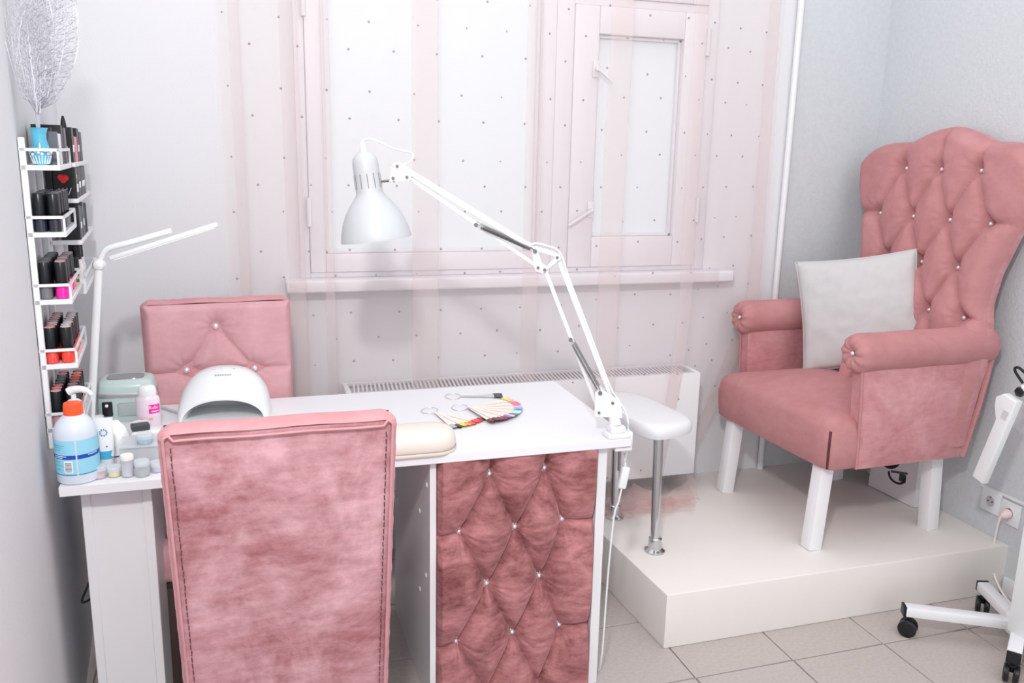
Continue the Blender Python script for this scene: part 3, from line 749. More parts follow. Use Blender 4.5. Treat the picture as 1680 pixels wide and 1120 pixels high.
# ================================================================== WRIST CUSHION
wc = thing('wrist_cushion', 'beige leather hand rest cushion on the desk front', 'hand rest', (.385, 2.19, .75))
LEA = mat('beige_leather', (226, 216, 208), .5, bump=(120, .15, .001))
def cap_out(hx, hy, k, z):
    pts = []
    for a in np.linspace(-math.pi/2, math.pi/2, 16): pts.append((hx-hy+hy*math.cos(a)*.9, hy*math.sin(a)))
    for a in np.linspace(math.pi/2, 3*math.pi/2, 16): pts.append((-hx+hy+hy*math.cos(a)*.9, hy*math.sin(a)))
    return [(x*(1-(1-k)*.4), y*k, z) for x, y in pts]
loft([cap_out(.155, .066, 1.0, .012), cap_out(.157, .068, 1.02, .022), cap_out(.156, .067, 1.0, .038), cap_out(.155, .066, .93, .052), cap_out(.155, .066, .75, .061), cap_out(.155, .066, .4, .066)]).build('pad', LEA, wc, 70)
loft([cap_out(.155, .066, 1.0, 0), cap_out(.156, .067, 1.02, .003), cap_out(.156, .067, 1.02, .010), cap_out(.155, .066, 1.0, .0125)]).build('base', LEA, wc, 50)
MB().sweep(cap_out(.1565, .0675, 1.0, .0122), .0016, 5, closed=True).build('seam', mat('seam_beige', (170, 155, 146), .7), wc)

# ================================================================== NAIL COLOUR FANS
CRM = mat('swatch_cream', (238, 230, 222), .35); CLR = mat('swatch_clear', (235, 237, 242), .15, alpha=.45)
def col(c): return mat('nail_%d_%d_%d' % c, c, .25, coat=.6)
def nail_mesh(L=.020, W=.011):
    n = 9; P = np.zeros((n, 7, 3))
    for i in range(n):
        t = i/(n-1); ww = W/2*(1 if t < .6 else math.sqrt(max(0.02, 1-((t-.6)/.4)**2)))
        for j in range(7):
            s = j/6*2-1; P[i, j] = (t*L, s*ww, .0026*(1-s*s)+.001)
    return MB().grid(P).grid(P*np.array([1, 1, 0]))
def fan(label, c, r_in, r_out, a0, a1, cols, stick_mat, zj=.0):
    t = thing('nail_swatch_fan', label, 'swatch fan', (c[0], c[1], .7505), 0, 'nail colour fans on the desk')
    k = len(cols)
    for i, cc in enumerate(cols):
        a = a0+(a1-a0)*i/max(1, k-1); z = .0012+.0012*(i % 3)+.0004*i
        L = r_out-r_in-.012
        st = MB().prism([(r_in, -.004), (r_in+L*.6, -.0065), (r_in+L, -.0085), (r_in+L, .0085), (r_in+L*.6, .0065), (r_in, .004)], 0, .0011).build('swatch_stick', stick_mat, t)
        st.location = (0, 0, z); st.rotation_euler = (0, 0, a)
        nm = nail_mesh(.028, .018).build('painted_nail', col(cc), st); nm.location = (r_in+L-.004, 0, 0)
    ring = MB().sweep([(r_in*0-.024+.026*math.cos(b), .0+.026*math.sin(b)*1.0, .004+.002*math.sin(b)) for b in np.linspace(0, 2*math.pi, 28, endpoint=False)], .0009, 6, closed=True)
    rg = ring.build('key_ring', SILV, t); rg.rotation_euler = (0, 0, (a0+a1)/2)
    return t
fan('large cream nail swatch fan with rainbow tips, rightmost on the desk', (.655, 2.52), .004, .165, R(28), R(-78),
    [(244, 224, 90), (250, 214, 60), (246, 190, 150), (250, 150, 160), (236, 70, 110), (240, 110, 150), (250, 170, 190), (180, 200, 226), (120, 176, 212), (110, 170, 205), (205, 222, 230), (190, 215, 225), (90, 110, 120), (206, 206, 216), (160, 110, 150), (120, 30, 90), (130, 20, 40), (90, 20, 30), (110, 24, 34)], CRM)
fan('small cream nail swatch fan with red, yellow and silver tips', (.545, 2.50), .004, .16, R(-38), R(-82),
    [(120, 20, 25), (220, 30, 40), (250, 70, 60), (245, 90, 50), (250, 150, 40), (246, 220, 60), (30, 30, 32), (178, 178, 186)], CRM)
fan('clear nail swatch fan with dark green tips at the desk back', (.665, 2.655), .004, .13, R(2), R(-16),
    [(44, 62, 70), (52, 70, 78), (40, 56, 64), (60, 80, 86), (48, 66, 72)], CLR)

# ================================================================== LEFT SIDE: DESK ITEMS
# big bottle with blue label
bo = thing('disinfectant_bottle', 'large clear bottle of blue liquid with an orange cap', 'bottle', (-.408, 2.184, .75))
MB().lathe([(.043, 0), (.0475, .004), (.0485, .02), (.0485, .118), (.047, .130), (.041, .145), (.030, .158), (.022, .165), (.0205, .168)], n=32).build('bottle_body', mat('bottle_milky', (226, 234, 246), .25, alpha=.86), bo)
MB().lathe([(.042, .004), (.0465, .010), (.047, .11), (.0465, .112), (.0005, .112)], n=32).build('liquid', mat('blue_liquid', (176, 214, 240), .2), bo)
MB().lathe([(.0215, .158), (.022, .160), (.0215, .186), (.020, .193), (.0005, .196)], n=24).build('cap', mat('cap_orange', (250, 92, 48), .4), bo)
def wrap(r, a0, a1, z0, z1, n=20):
    P = np.zeros((n, 2, 3))
    for i in range(n):
        a = a0+(a1-a0)*i/(n-1); P[i, 0] = (r*math.cos(a), r*math.sin(a), z0); P[i, 1] = (r*math.cos(a), r*math.sin(a), z1)
    return MB().grid(P)
LBL = mat('label_cyan', (150, 214, 236), .5); NAVY = mat('label_blue', (24, 78, 178), .5); PRN = mat('print_white', (240, 244, 248), .5); TEA = mat('print_teal', (60, 150, 190), .5)
lb = wrap(.0489, R(-205), R(-84), .028, .112).build('label', LBL, bo); lb2 = wrap(.0489, R(-80), R(25), .028, .112).build('label', LBL, bo)
for L_, a0, a1 in ((lb, -205, -84), (lb2, -80, 25)):
    wrap(.0492, R(a0), R(a1), .066, .076).build('label_band', NAVY, L_)
    wrap(.0492, R(a0), R(a1), .026, .0285).build('label_edge', TEA, L_)
for k, (za, a0, a1) in enumerate(((.0735, -150, -108), (.0695, -150, -120), (.0735, -52, -20))):
    wrap(.0494, R(a0), R(a1), za-.0012, za+.0006).build('label_line', PRN, lb)
for k, (za, a0, a1) in enumerate(((.10, -150, -112), (.095, -150, -118), (.088, -150, -125), (.058, -150, -128), (.05, -150, -122), (.04, -150, -128))):
    wrap(.0493, R(a0), R(a1), za-.0007, za+.0003).build('label_line', TEA, lb)
bc = wrap(.0493, R(-117), R(-93), .032, .062).build('barcode_field', PRN, lb)
z = .035
while z < .058:
    h_ = random.choice((.0007, .0011, .0017)); wrap(.0495, R(-114), R(-96), z, z+h_).build('barcode_bar', mat('ink', (60, 70, 90), .6), lb); z += h_+random.choice((.001, .0014))
# pump bottle
pu = thing('pump_bottle', 'white pump dispenser bottle standing behind the orange-capped bottle', 'bottle', (-.418, 2.258, .75))
MB().lathe([(.022, 0), (.0235, .003), (.0235, .137), (.022, .147), (.016, .156), (.0155, .162)], n=24).build('bottle_body', WPLAS, pu)
MB().lathe([(.0165, .160), (.0165, .176), (.012, .180), (.006, .182), (.006, .194)], n=18).build('collar', WPLAS, pu)
MB().sweep(smoothpts([(-.012, 0, .200), (.0, 0, .205), (.018, -.002, .206), (.034, -.004, .200), (.042, -.005, .190)]), [.010]*4+[.009]*4+[.008]*4+[.006]*4+[.005], 10).build('pump_head', WPLAS, pu)
# white tube
tb = thing('cream_tube', 'white squeeze tube with a blue band standing on its cap', 'tube', (-.353, 2.235, .75))
sec = []
for z, wx, wy in ((.028, .019, .016), (.04, .0205, .016), (.08, .021, .012), (.11, .0215, .006), (.128, .022, .0022), (.135, .022, .0015)):
    sec.append([(wx*math.cos(a), wy*math.sin(a), z) for a in np.linspace(0, 2*math.pi, 24, endpoint=False)])
tbb = loft(sec).build('tube_body', WPLAS, tb)
MB().lathe([(.018, 0), (.018, .026), (.019, .028)], n=20, sy=.85).build('tube_cap', mat('cap_white', (238, 240, 242), .35), tb)
loft([[(x*1.01, y*1.02, z) for x, y, z in s] for s in ([(.0195*math.cos(a), .0162*math.sin(a), zz) for a in np.linspace(0, 2*math.pi, 24, endpoint=False)] for zz in (.031, .052))]).build('blue_band', mat('band_blue', (70, 170, 210), .4), tbb)
lg = MB()
for k in range(9):
    a = 2*math.pi*k/9; lg.box(.008*math.cos(a)-.0016, .008*math.cos(a)+.0016, -.0118, -.0105, .100+.008*math.sin(a)-.0016, .100+.008*math.sin(a)+.0016)
lg.build('round_logo', mat('logo_blue', (90, 150, 200), .5), tbb)
MB().lathe([(.0018, 0), (.0018, .002)], (.006, -.0145, .065), 8, (0, -1, 0)).build('print_dot', mat('logo_dark', (70, 80, 110), .5), tbb)
# tissue
ts = thing('crumpled_tissue', 'soft white crumpled tissue between the white tube and the grey device', 'tissue', (-.344, 2.355, .75))
n = 26; P = np.zeros((n, n, 3))
for i in range(n):
    for j in range(n):
        th = math.pi*.5*(1-i/(n-1))+.02; ph = 2*math.pi*j/(n-1)
        r_ = 1+.10*math.sin(3*ph+2*th)+.06*math.sin(7*ph+1)*math.cos(th)
        P[i, j] = (  .033*r_*math.cos(th)*math.cos(ph), .034*r_*math.cos(th)*math.sin(ph), .085*math.sin(th)**.8*(1+.08*math.sin(2*ph)))
MB().grid(P).build('tissue_body', mat('tissue', (246, 246, 248), .9), ts, 80)
# clear organiser
og = thing('clear_organiser', 'clear plastic organiser with small compartments behind the jars', 'organiser', (-.235, 2.265, .75))
bx = MB()
bx.box(-.085, .085, -.045, -.043, .0, .055).box(-.085, .085, .043, .045, .0, .055).box(-.085, -.083, -.045, .045, 0, .055).box(.083, .085, -.045, .045, 0, .055).box(-.085, .085, -.045, .045, 0, .003)
bx.build('box_wall', GLASS, og)
MB().box(-.088, .088, -.048, .048, .055, .059, .001).build('box_lid', FROST, og)
for k, c_ in enumerate(((104, 116, 140), (214, 150, 160), (150, 160, 170), (150, 140, 190), (110, 170, 160))):
    MB().box(-.08+.033*k, -.08+.033*k+.029, -.04, .03, .004, .03, .003).build('glitter_tray', mat('tray%d' % k, c_, .4), og)
for k in range(1, 5): MB().box(-.0825+.033*k, -.0815+.033*k, -.043, .043, .003, .054).build('divider', GLASS, og)
# small jars
def jar(label, x, y, z, r, h, fill, fill_h, lid=None, lidm=None):
    t = thing('glitter_jar', label, 'jar', (x, y, z), 0, 'small jars on the desk')
    MB().lathe([(r*.92, 0), (r, .002), (r, h*.9), (r*.96, h)], n=20).build('jar_body', GLASS, t)
    MB().lathe([(r*.85, .002), (r*.88, .004), (r*.88, fill_h), (r*.2, fill_h+.001)], n=18).build('filling', fill, t)
    MB().lathe([(r*1.05, h-.006), (r*1.06, h-.004), (r*1.06, h+.004), (r*.98, h+.006), (r*.1, h+.006)], n=20).build('lid', lidm or FROST, t)
    return t
jar('small jar with red and white filling beside the orange-capped bottle', -.362, 2.178, .75, .0165, .026, mat('fill_red', (214, 150, 150), .4, noise=(160, .35)), .012)
jar('small jar of yellow glitter on the desk edge', -.329, 2.182, .75, .0165, .02, mat('fill_yellow', (246, 230, 120), .4, noise=(200, .2)), .013)
jar('tall narrow clear jar with pearls on the desk edge', -.297, 2.172, .75, .0145, .05, mat('fill_pearl', (206, 206, 216), .3, noise=(150, .3)), .03, lidm=mat('lid_pale', (240, 236, 226), .4))
jar('clear jar of grey glitter on the desk edge', -.264, 2.168, .75, .0175, .034, mat('fill_grey', (150, 162, 160), .35, noise=(220, .5)), .016)
jar('small jar of lilac glitter beside the near chair', -.231, 2.19, .75, .0175, .02, mat('fill_lilac', (190, 180, 226), .4, noise=(160, .15)), .012)
jar('round jar of teal glitter on top of the clear organiser', -.262, 2.245, .809, .0195, .018, mat('fill_teal', (96, 190, 200), .35, noise=(160, .3)), .012)
jar('small jar of blush glitter in front of the grey device', -.30, 2.50, .75, .024, .03, mat('fill_blush', (240, 214, 214), .4, noise=(140, .2)), .016, lidm=WPLAS)
jar('tiny clear jar beside the pink remover bottle', -.225, 2.47, .75, .018, .02, mat('fill_clear', (232, 234, 238), .4), .008)
# black clip box
bx = thing('nail_buffer', 'small dark grey block on white boxes beside the tissue', 'buffer', (-.283, 2.36, .75))
MB().box(-.02, .05, -.03, .03, 0, .058, .003).build('white_box', WPLAS, bx)
MB().box(-.024, .022, -.014, .014, .058, .076, .004).xf(Matrix.Rotation(R(14), 4, 'Z')).build('dark_block', mat('dark_grey', (66, 70, 76), .35), bx)
# grey green device
dv = thing('nail_drill_device', 'pale grey-green rounded electric device with a dark lid window', 'device', (-.352, 2.69, .75))
def rr(hx, hy, z, p=4): return [(hx*np.sign(math.cos(a))*abs(math.cos(a))**(2/p), hy*np.sign(math.sin(a))*abs(math.sin(a))**(2/p), z) for a in np.linspace(0, 2*math.pi, 40, endpoint=False)]
DG = mat('device_green', (188, 206, 204), .3)
db = loft([rr(.078, .06, 0), rr(.082, .064, .006), rr(.083, .065, .06), rr(.081, .063, .075)]).build('device_body', DG, dv, 50)
loft([rr(.083, .065, .0755), rr(.084, .066, .082), rr(.082, .064, .088)]).build('silver_band', SILV, dv, 50)
lidp = loft([rr(.082, .064, .088), rr(.08, .062, .105), rr(.074, .056, .118), rr(.06, .044, .124)]).build('device_lid', DG, dv, 60)
loft([[(x, y-.006, z) for x, y, z in rr(.052, .034, .122)], [(x, y-.006, z) for x, y, z in rr(.05, .032, .1265)]]).build('lid_window', mat('window_dark', (128, 124, 130), .15), lidp, 50)
MB().box(-.062, -.034, -.069, -.062, .022, .066, .003).build('control_knob', BLACK, db)
MB().box(-.02, .055, -.068, -.063, .02, .06, .004).build('front_plate', mat('plate_grey', (176, 186, 188), .3), db)
MB().lathe([(.0001, .004), (.004, .003), (.005, 0)][::-1], (-.049, -.069, .055), 10, (0, -1, 0)).build('knob_light', PRN, db)
# remover bottle
rb = thing('remover_bottle', 'pale pink translucent bottle with white cap and magenta label', 'bottle', (-.283, 2.56, .75))
MB().lathe([(.030, 0), (.0325, .003), (.0325, .085), (.030, .093), (.024, .098), (.0235, .1)], n=28, sy=.75).build('bottle_body', mat('pink_clear', (244, 226, 240), .25, alpha=.9), rb)
MB().lathe([(.0245, .097), (.025, .100), (.025, .112), (.0225, .122), (.016, .127), (.0005, .128)], n=24, sy=.8).build('cap', WPLAS, rb)
def wrap2(r, a0, a1, z0, z1, k=.75): 
    m = wrap(r, a0, a1, z0, z1); m.v = [(x, y*k, z) for x, y, z in m.v]; return m
lb = wrap2(.0330, R(-84), R(-20), .048, .074).build('label', mat('label_magenta', (244, 30, 160), .45), rb)
text('lettering', 'Rubi', .014, PRN, lb, (.0155, -.0232, .066), (R(90), 0, R(20)))
wrap2(.0334, R(-72), R(-30), .053, .0555).build('label_line', PRN, lb)
MB().box(.003, .013, -.0262, -.0245, .030, .036).build('label_mark', mat('mark_peach', (246, 170, 140), .5), rb)
MB().lathe([(.006, 0), (.006, .001)], (-.016, -.0215, .028), 12, (0, -1, 0)).build('label_dot', mat('mark_pink', (240, 90, 170), .5), rb)

# ================================================================== WALL RACKS
def XW(y): return -.49-.082*(y-2.275)
wdir = Vector((-.082, 1, 0)).normalized(); wang = math.atan2(.082, 1)
def rack(name, label, y0, ln_, shelves, depth, zbot, ztop_, open_=0):
    """local x: out from the wall, y: along the wall"""
    t = thing(name, label, 'rack', (XW(y0)+.002, y0, 0), wang)
    for yy in (0, ln_-.012):
        MB().box(0, .014, yy, yy+.012, zbot, ztop_, .002, 1).build('upright', WHITEM, t)
    for si, z in enumerate(shelves):
        s = MB().box(0, depth, 0, ln_, z-.012, z, .001, 1).build('shelf', WHITEM, t)
        if si < open_: continue
        r = MB().box(0, depth, 0, .004, z+.032, z+.039).box(depth-.004, depth, 0, ln_, z+.032, z+.039).box(0, depth, ln_-.004, ln_, z+.032, z+.039)
        r.box(depth-.005, depth, 0, .005, z, z+.034).box(depth-.005, depth, ln_-.005, ln_, z, z+.034)
        r.build('rail', WHITEM, s)
    return t
SH1 = [1.497, 1.340, 1.177, 1.016, .854]; SH2 = [1.497, 1.40, 1.285, 1.146]
rack('polish_rack', 'white narrow wall rack nearest the camera with five shelves', 2.275, .29, SH1, .083, .80, 1.56)
rack('polish_rack', 'white wall rack behind the near rack crammed with black boxes', 2.62, .46, SH2, .088, 1.10, 1.53, 3)
def W(y0, lx, ly):     # local rack coordinates to world
    return (XW(y0)+.002+lx*math.cos(wang)-ly*math.sin(wang), y0+lx*math.sin(wang)+ly*math.cos(wang))
body_me = {}; 
def polish(y0, lx, ly, z, label, bodyc, capc, topc, group, h=.033, ch=.056, r=.0132):
    wx, wy = W(y0, lx, ly)
    t = thing('polish_bottle', label, 'bottle', (wx, wy, z), random.uniform(-.4, .4), group)
    key = (bodyc, h, r)
    if key not in body_me:
        o = MB().lathe([(r*.85, 0), (r*1.12, .002), (r*1.14, h*.8), (r*.95, h), (r*.6, h+.002)], n=14).build('tmp', mat('lacquer_%d_%d_%d' % bodyc, bodyc, .15, coat=.7)); body_me[key] = o.data; bpy.data.objects.remove(o)
    part('lacquer_body', body_me[key], None, t)
    key = (capc, ch, r, 'c')
    if key not in body_me:
        o = MB().lathe([(r*.93, 0), (r, .002), (r*.97, ch-.001), (r*.92, ch)], n=14).build('tmp', mat('cap_%d_%d_%d' % capc, capc, .3)); body_me[key] = o.data; bpy.data.objects.remove(o)
    cp = part('bottle_cap', body_me[key], None, t, (0, 0, h+.001))
    key = (topc, r, 't')
    if key not in body_me:
        o = MB().lathe([(r*.9, 0), (r*.9, .0012), (r*.3, .0016)], n=14).build('tmp', mat('cap_top_%d_%d_%d' % topc, topc, .3)); body_me[key] = o.data; bpy.data.objects.remove(o)
    part('cap_top', body_me[key], None, cp, (0, 0, ch))
BK = (24, 27, 31)
def shelf_rows(y0, z, n, lxs, group, where, bodies, tops, capc=BK, ly0=.022, step=.0285, **kw):
    for ci, lx in enumerate(lxs):
        side = 'wall side' if ci == 0 else 'open side'
        for k in range(n):
            b = bodies[ci][k % len(bodies[ci])]; tp_ = tops[ci][k % len(tops[ci])]
            polish(y0, lx+random.uniform(-.0015, .0015), ly0+step*k, z, 'black-capped polish bottle on %s, %s from the front on the %s' % (where, ORD[k], side), b, capc, tp_, group, **kw)
# near rack, second shelf: dark bottles
shelf_rows(2.275, SH1[1], 8, (.028, .06), 'polish bottles on the second shelf', 'the all-black second shelf', [[(26, 34, 54), (20, 26, 40), (30, 60, 80), (40, 30, 60)], [(34, 32, 48), (28, 26, 40), (90, 70, 130), (30, 30, 36)]], [[BK, (90, 96, 104)], [(70, 76, 84), (150, 148, 156)]])
shelf_rows(2.275, SH1[2], 8, (.026, .06), 'polish bottles on the third shelf', 'the magenta third shelf', [[(110, 112, 116), (70, 72, 76), (120, 100, 96)], [(246, 20, 170), (250, 70, 30), (248, 150, 90), (190, 170, 230), (230, 190, 200)]], [[(90, 94, 98)], [(205, 160, 165), (190, 150, 155), (120, 140, 140)]])
shelf_rows(2.275, SH1[3], 8, (.026, .06), 'polish bottles on the fourth shelf', 'the red fourth shelf', [[(236, 76, 70), (240, 60, 50)], [(250, 70, 50), (240, 66, 60), (246, 90, 80)]], [[(214, 160, 160), (205, 150, 150), (190, 190, 195)], [(220, 200, 205), (206, 204, 210)]])
shelf_rows(2.275, SH1[4], 8, (.026, .06), 'polish bottles on the lowest shelf', 'the nude lowest shelf', [[(200, 150, 150), (180, 130, 130)], [(210, 170, 165), (160, 100, 100)]], [[(226, 166, 170), (232, 140, 150), (190, 110, 110), (90, 96, 100), (80, 90, 110), (90, 100, 110)], [(215, 160, 160), (190, 110, 115), (120, 124, 128), (150, 110, 110), (230, 60, 50), (250, 100, 50)]])
# boxes
def box_item(y0, lx, ly, z, sx, sy, h, label, m, deco=None, lean=0):
    wx, wy = W(y0, lx, ly)
    t = thing('polish_box', label, 'box', (wx, wy, z), wang+lean, 'polish cartons on the wall racks')
    MB().box(0, sx, 0, sy, 0, h, .001, 1).build('carton', m, t)
    if deco: deco(t, sx, sy, h)
    return t
BOXB = mat('carton_black', (26, 28, 32), .4); BOXG = mat('carton_grey', (96, 100, 108), .4); BOXW = mat('carton_white', (232, 230, 234), .5)
GRN = mat('deco_green', (70, 150, 120), .5); RED = mat('deco_red', (230, 40, 30), .5); PNK = mat('deco_pink', (240, 150, 170), .5); GLD = mat('deco_gold', (220, 196, 140), .4); SAL = mat('deco_salmon', (220, 110, 90), .5)
def scrib(t, x0, x1, z0, z1, m, n=4, y=-.0006):
    mb = MB()
    for k in range(n):
        xa = x0+(x1-x0)*k/n; mb.bar((xa, y, z0), (xa+(x1-x0)/n*.8, y, z1), .0016, .0008, (0, 1, 0))
    mb.build('carton_print', m, t)
def deco_front(mark, lower=True):
    def f(t, sx, sy, h):
        scrib(t, sx*.2, sx*.8, h*.62, h*.86, mark, 4)
        if lower: scrib(t, sx*.1, sx*.85, h*.3, h*.46, PRN, 5); scrib(t, sx*.2, sx*.7, h*.1, h*.18, PRN, 4)
        mb = MB()
        for k in range(4): mb.bar((sx+.0006, sy*(.2+.15*k), h*.3), (sx+.0006, sy*(.28+.15*k), h*.5), .0008, .0016, (1, 0, 0))
        mb.build('carton_print', PRN, t)
    return f
z = SH1[0]
box_item(2.275, .034, .056, z, .042, .03, .078, 'dark grey glossy carton right behind the teal vase', BOXG)
box_item(2.275, .030, .10, z, .03, .045, .088, 'black carton behind the grey one on the top shelf', BOXB)
box_item(2.275, .063, .095, z, .014, .05, .074, 'slim pale carton on the near rack top shelf', BOXW)
box_item(2.275, .01, .165, z, .066, .04, .096, 'wide black carton near the far end of the near top shelf', BOXB)
box_item(2.275, .03, .225, z, .048, .04, .09, 'grey carton at the far end of the near top shelf', BOXG)
z = SH2[0]
box_item(2.62, .02, .01, z, .064, .06, .094, 'black carton with green print and white lettering on the top shelf', BOXB, deco_front(GRN))
box_item(2.62, .07, .085, z, .016, .05, .07, 'thin pink carton on the top shelf', PNK)
box_item(2.62, .02, .145, z, .066, .07, .094, 'black carton with salmon print and white lettering on top', BOXB, deco_front(SAL))
box_item(2.62, .03, .24, z, .055, .08, .085, 'plain black carton further back on the far top shelf', BOXB)
z = SH2[1]
def deco_heart(t, sx, sy, h):
    mb = MB().lathe([(.008, 0), (.008, .0012)], (sx*.35, 0, h*.68), 14, (0, -1, 0)).lathe([(.008, 0), (.008, .0012)], (sx*.55, 0, h*.66), 14, (0, -1, 0)).lathe([(.007, 0), (.007, .0011)], (sx*.45, 0, h*.58), 14, (0, -1, 0))
    mb.build('red_heart', RED, t); scrib(t, sx*.1, sx*.8, h*.12, h*.34, PRN, 4)
    MB().lathe([(.006, 0), (.006, .001)], (sx, sy*.4, h*.7), 12, (1, 0, 0)).build('gold_mark', GLD, t)
    mb = MB()
    for k in range(4): mb.bar((sx+.0006, sy*(.2+.15*k), h*.2), (sx+.0006, sy*(.3+.15*k), h*.45), .0008, .0016, (1, 0, 0))
    mb.build('carton_print', PRN, t)
box_item(2.62, .03, .0, z, .056, .07, .084, 'black carton with a red heart on the front', BOXB, deco_heart)
box_item(2.62, .0, .0, z, .029, .07, .082, 'plain black carton beside the red heart carton, wall side', BOXB)
box_item(2.62, .03, .08, z, .056, .08, .084, 'black carton with white marks behind the red heart carton', BOXB, deco_front(GLD))
box_item(2.62, .03, .17, z, .056, .15, .082, 'large black carton at the back of the second far shelf', BOXB, deco_front(PRN))
z = SH2[2]
for k, (ly, c_, lab) in enumerate(((.02, BOXB, 'tall black carton first on the third far shelf'), (.06, BOXG, 'tall grey carton second on the third far shelf'), (.10, BOXB, 'tall black carton third on the third far shelf'), (.15, BOXG, 'tall dark carton with white edge on the third far shelf'), (.20, BOXB, 'tall black carton fifth on the third far shelf'), (.26, BOXB, 'tall black carton last on the third far shelf'))):
    box_item(2.62, .036, ly, z, .048, .034, .096-.005*(k % 3), lab, c_, deco_front(PRN, False) if k in (1, 3) else None)
mauve = (120, 84, 104)
polish(2.62, .012, .03, z, 'squat mauve pot at the front of the third far shelf', mauve, BK, (150, 110, 130), 'odd bottles on the far rack', h=.03, ch=.03)
z = SH2[3]
polish(2.62, .055, .05, z, 'dark bottle with black cap and gold label on lowest far shelf', (120, 100, 70), BK, (60, 60, 60), 'odd bottles on the far rack', h=.035, ch=.05, r=.017)
polish(2.62, .025, .06, z, 'smaller dark bottle on the wall side of lowest far shelf', (60, 62, 66), BK, (70, 70, 74), 'odd bottles on the far rack', h=.03, ch=.04, r=.014)
polish(2.62, .058, .105, z, 'white bottle with black cap behind the gold labelled bottle', (236, 232, 232), BK, (40, 40, 44), 'odd bottles on the far rack', h=.075, ch=.04, r=.017)
polish(2.62, .06, .16, z, 'white bottle with black cap, second on lowest far shelf', (230, 228, 236), BK, (236, 60, 110), 'odd bottles on the far rack', h=.075, ch=.04, r=.016)
polish(2.62, .058, .21, z, 'clear bottle with pale cap at the back of lowest far shelf', (226, 226, 232), (214, 216, 222), (236, 80, 120), 'odd bottles on the far rack', h=.06, ch=.04, r=.016)
# cone nozzle bottle on top
wx, wy = W(2.62, .05, .2)
cn = thing('nozzle_bottle', 'small black bottle with a tall cone nozzle on the top shelf', 'bottle', (wx, wy, SH2[0]))
MB().lathe([(.014, 0), (.0145, .002), (.0145, .08), (.012, .086)], n=16).build('bottle_body', BLACK, cn)
MB().lathe([(.011, .086), (.009, .092), (.006, .115), (.003, .128), (.001, .129)], n=14).build('nozzle', BLACK, cn)
# vase with dried leaves
wx, wy = W(2.275, .042, .028)
va = thing('teal_vase', 'small teal blue glazed vase at the near end of top shelf', 'vase', (wx, wy, SH1[0]))
TEALG = mat('teal_glaze', (86, 176, 206), .15, noise=(30, .25), coat=.8)
MB().lathe([(.013, 0), (.016, .003), (.022, .018), (.0225, .03), (.019, .044), (.0155, .06), (.0165, .074), (.0195, .086), (.018, .086), (.014, .06), (.0005, .05)], n=28, cap=False).build('vase_body', TEALG, va, 60)
gl = MB()
for k in range(20):
    a = 2*math.pi*k/20; gl.lathe([(.0001, .0035), (.003, .0025), (.0036, 0)][::-1], (.0222*math.cos(a), .0222*math.sin(a), .029+.004*math.sin(k*2.3)), 7, (math.cos(a), math.sin(a), .1))
    gl.cyl((.0165*math.cos(a), .0165*math.sin(a), .003), (.0222*math.cos(a), .0222*math.sin(a), .022), .0014, n=5)
o = gl.build('bead_trim', mat('bead_white', (236, 240, 244), .3), va); o['kind'] = 'stuff'
lv = thing('dried_skeleton_leaves', 'silvery lacy skeleton leaves standing in the teal vase', 'dried leaves', (wx, wy, SH1[0]+.06))
LACE = mat('silver_lace', (196, 196, 206), .4, .3)
def leaf(base, tip, width, bendv, nrm, seed):
    r_ = random.Random(seed); base, tip = Vector(base), Vector(tip); d = tip-base; L = d.length; d.normalize()
    nrm = Vector(nrm); side = d.cross(nrm).normalized(); nrm = side.cross(d)
    NI, NJ = 46, 15; vs = []; es = []
    for i in range(NI):
        t = i/(NI-1); ww = width*.5*max(.02, math.sin(math.pi*min(1, t*.93+.03))**.75)*(1 if t > .1 else t/.1+.05)
        for j in range(NJ):
            s = j/(NJ-1)*2-1
            jx, jy = r_.uniform(-.35, .35)/NI*L, r_.uniform(-.3, .3)*2/NJ*ww
            if abs(s) == 1: jy = 0
            p = base+d*(t*L+abs(s)*-.03*ww/width+jx)+side*(s*ww+jy)+nrm*(bendv*math.sin(math.pi*t)*L*.5+.22*ww*(s*s-.4)+.012*math.sin(t*9+s*2+seed))
            vs.append(p)
    mb = MB()
    def ed(a, b, r0): mb.sweep([vs[a], vs[b]], r0, 3, caps=False)
    for i in range(NI-1):
        for j in range(NJ):
            a = i*NJ+j
            if j in (0, NJ-1): ed(a, a+NJ, .0009)
            elif j == NJ//2: ed(a, a+NJ, .0018*(1-i/NI*.7))
            else:
                if (i+j) % 2 == 0: ed(a, a+NJ+(1 if r_.random() < .5 else 0), .0005)
                else: ed(a, a+NJ, .00045)
            if j < NJ-1 and r_.random() < .7:
                up_ = NJ if r_.random() < .6 else 0
                ed(a, a+1+(up_ if j >= NJ//2 else 0), .0005) if j >= NJ//2 else ed(a+(up_ if True else 0), a+1, .0005)
    return mb.build('skeleton_leaf', LACE, lv, 80, fix=False)
cd_ = Vector((.3, -.95, -.1))
leaf((.0, 0, .06), (.0, -.02, .46), .10, .04, cd_, 1)
leaf((.003, 0, .06), (.085, .01, .42), .12, -.05, (.5, -.8, 0), 2)
leaf((.0, .006, .06), (.035, .05, .47), .11, .05, (.1, -1, .1), 3)
leaf((.0, .01, .06), (.06, .09, .40), .12, .07, (.3, -.9, 0), 5)
st_ = MB()
for k, (x, y) in enumerate(((0, 0), (.004, .003), (-.003, .005), (-.004, -.002), (.003, -.004))): st_.sweep([(x*.5, y*.5, -.005), (x, y, .065)], .0014, 5)
st_.build('stems', LACE, lv)

K[0] = 1.0
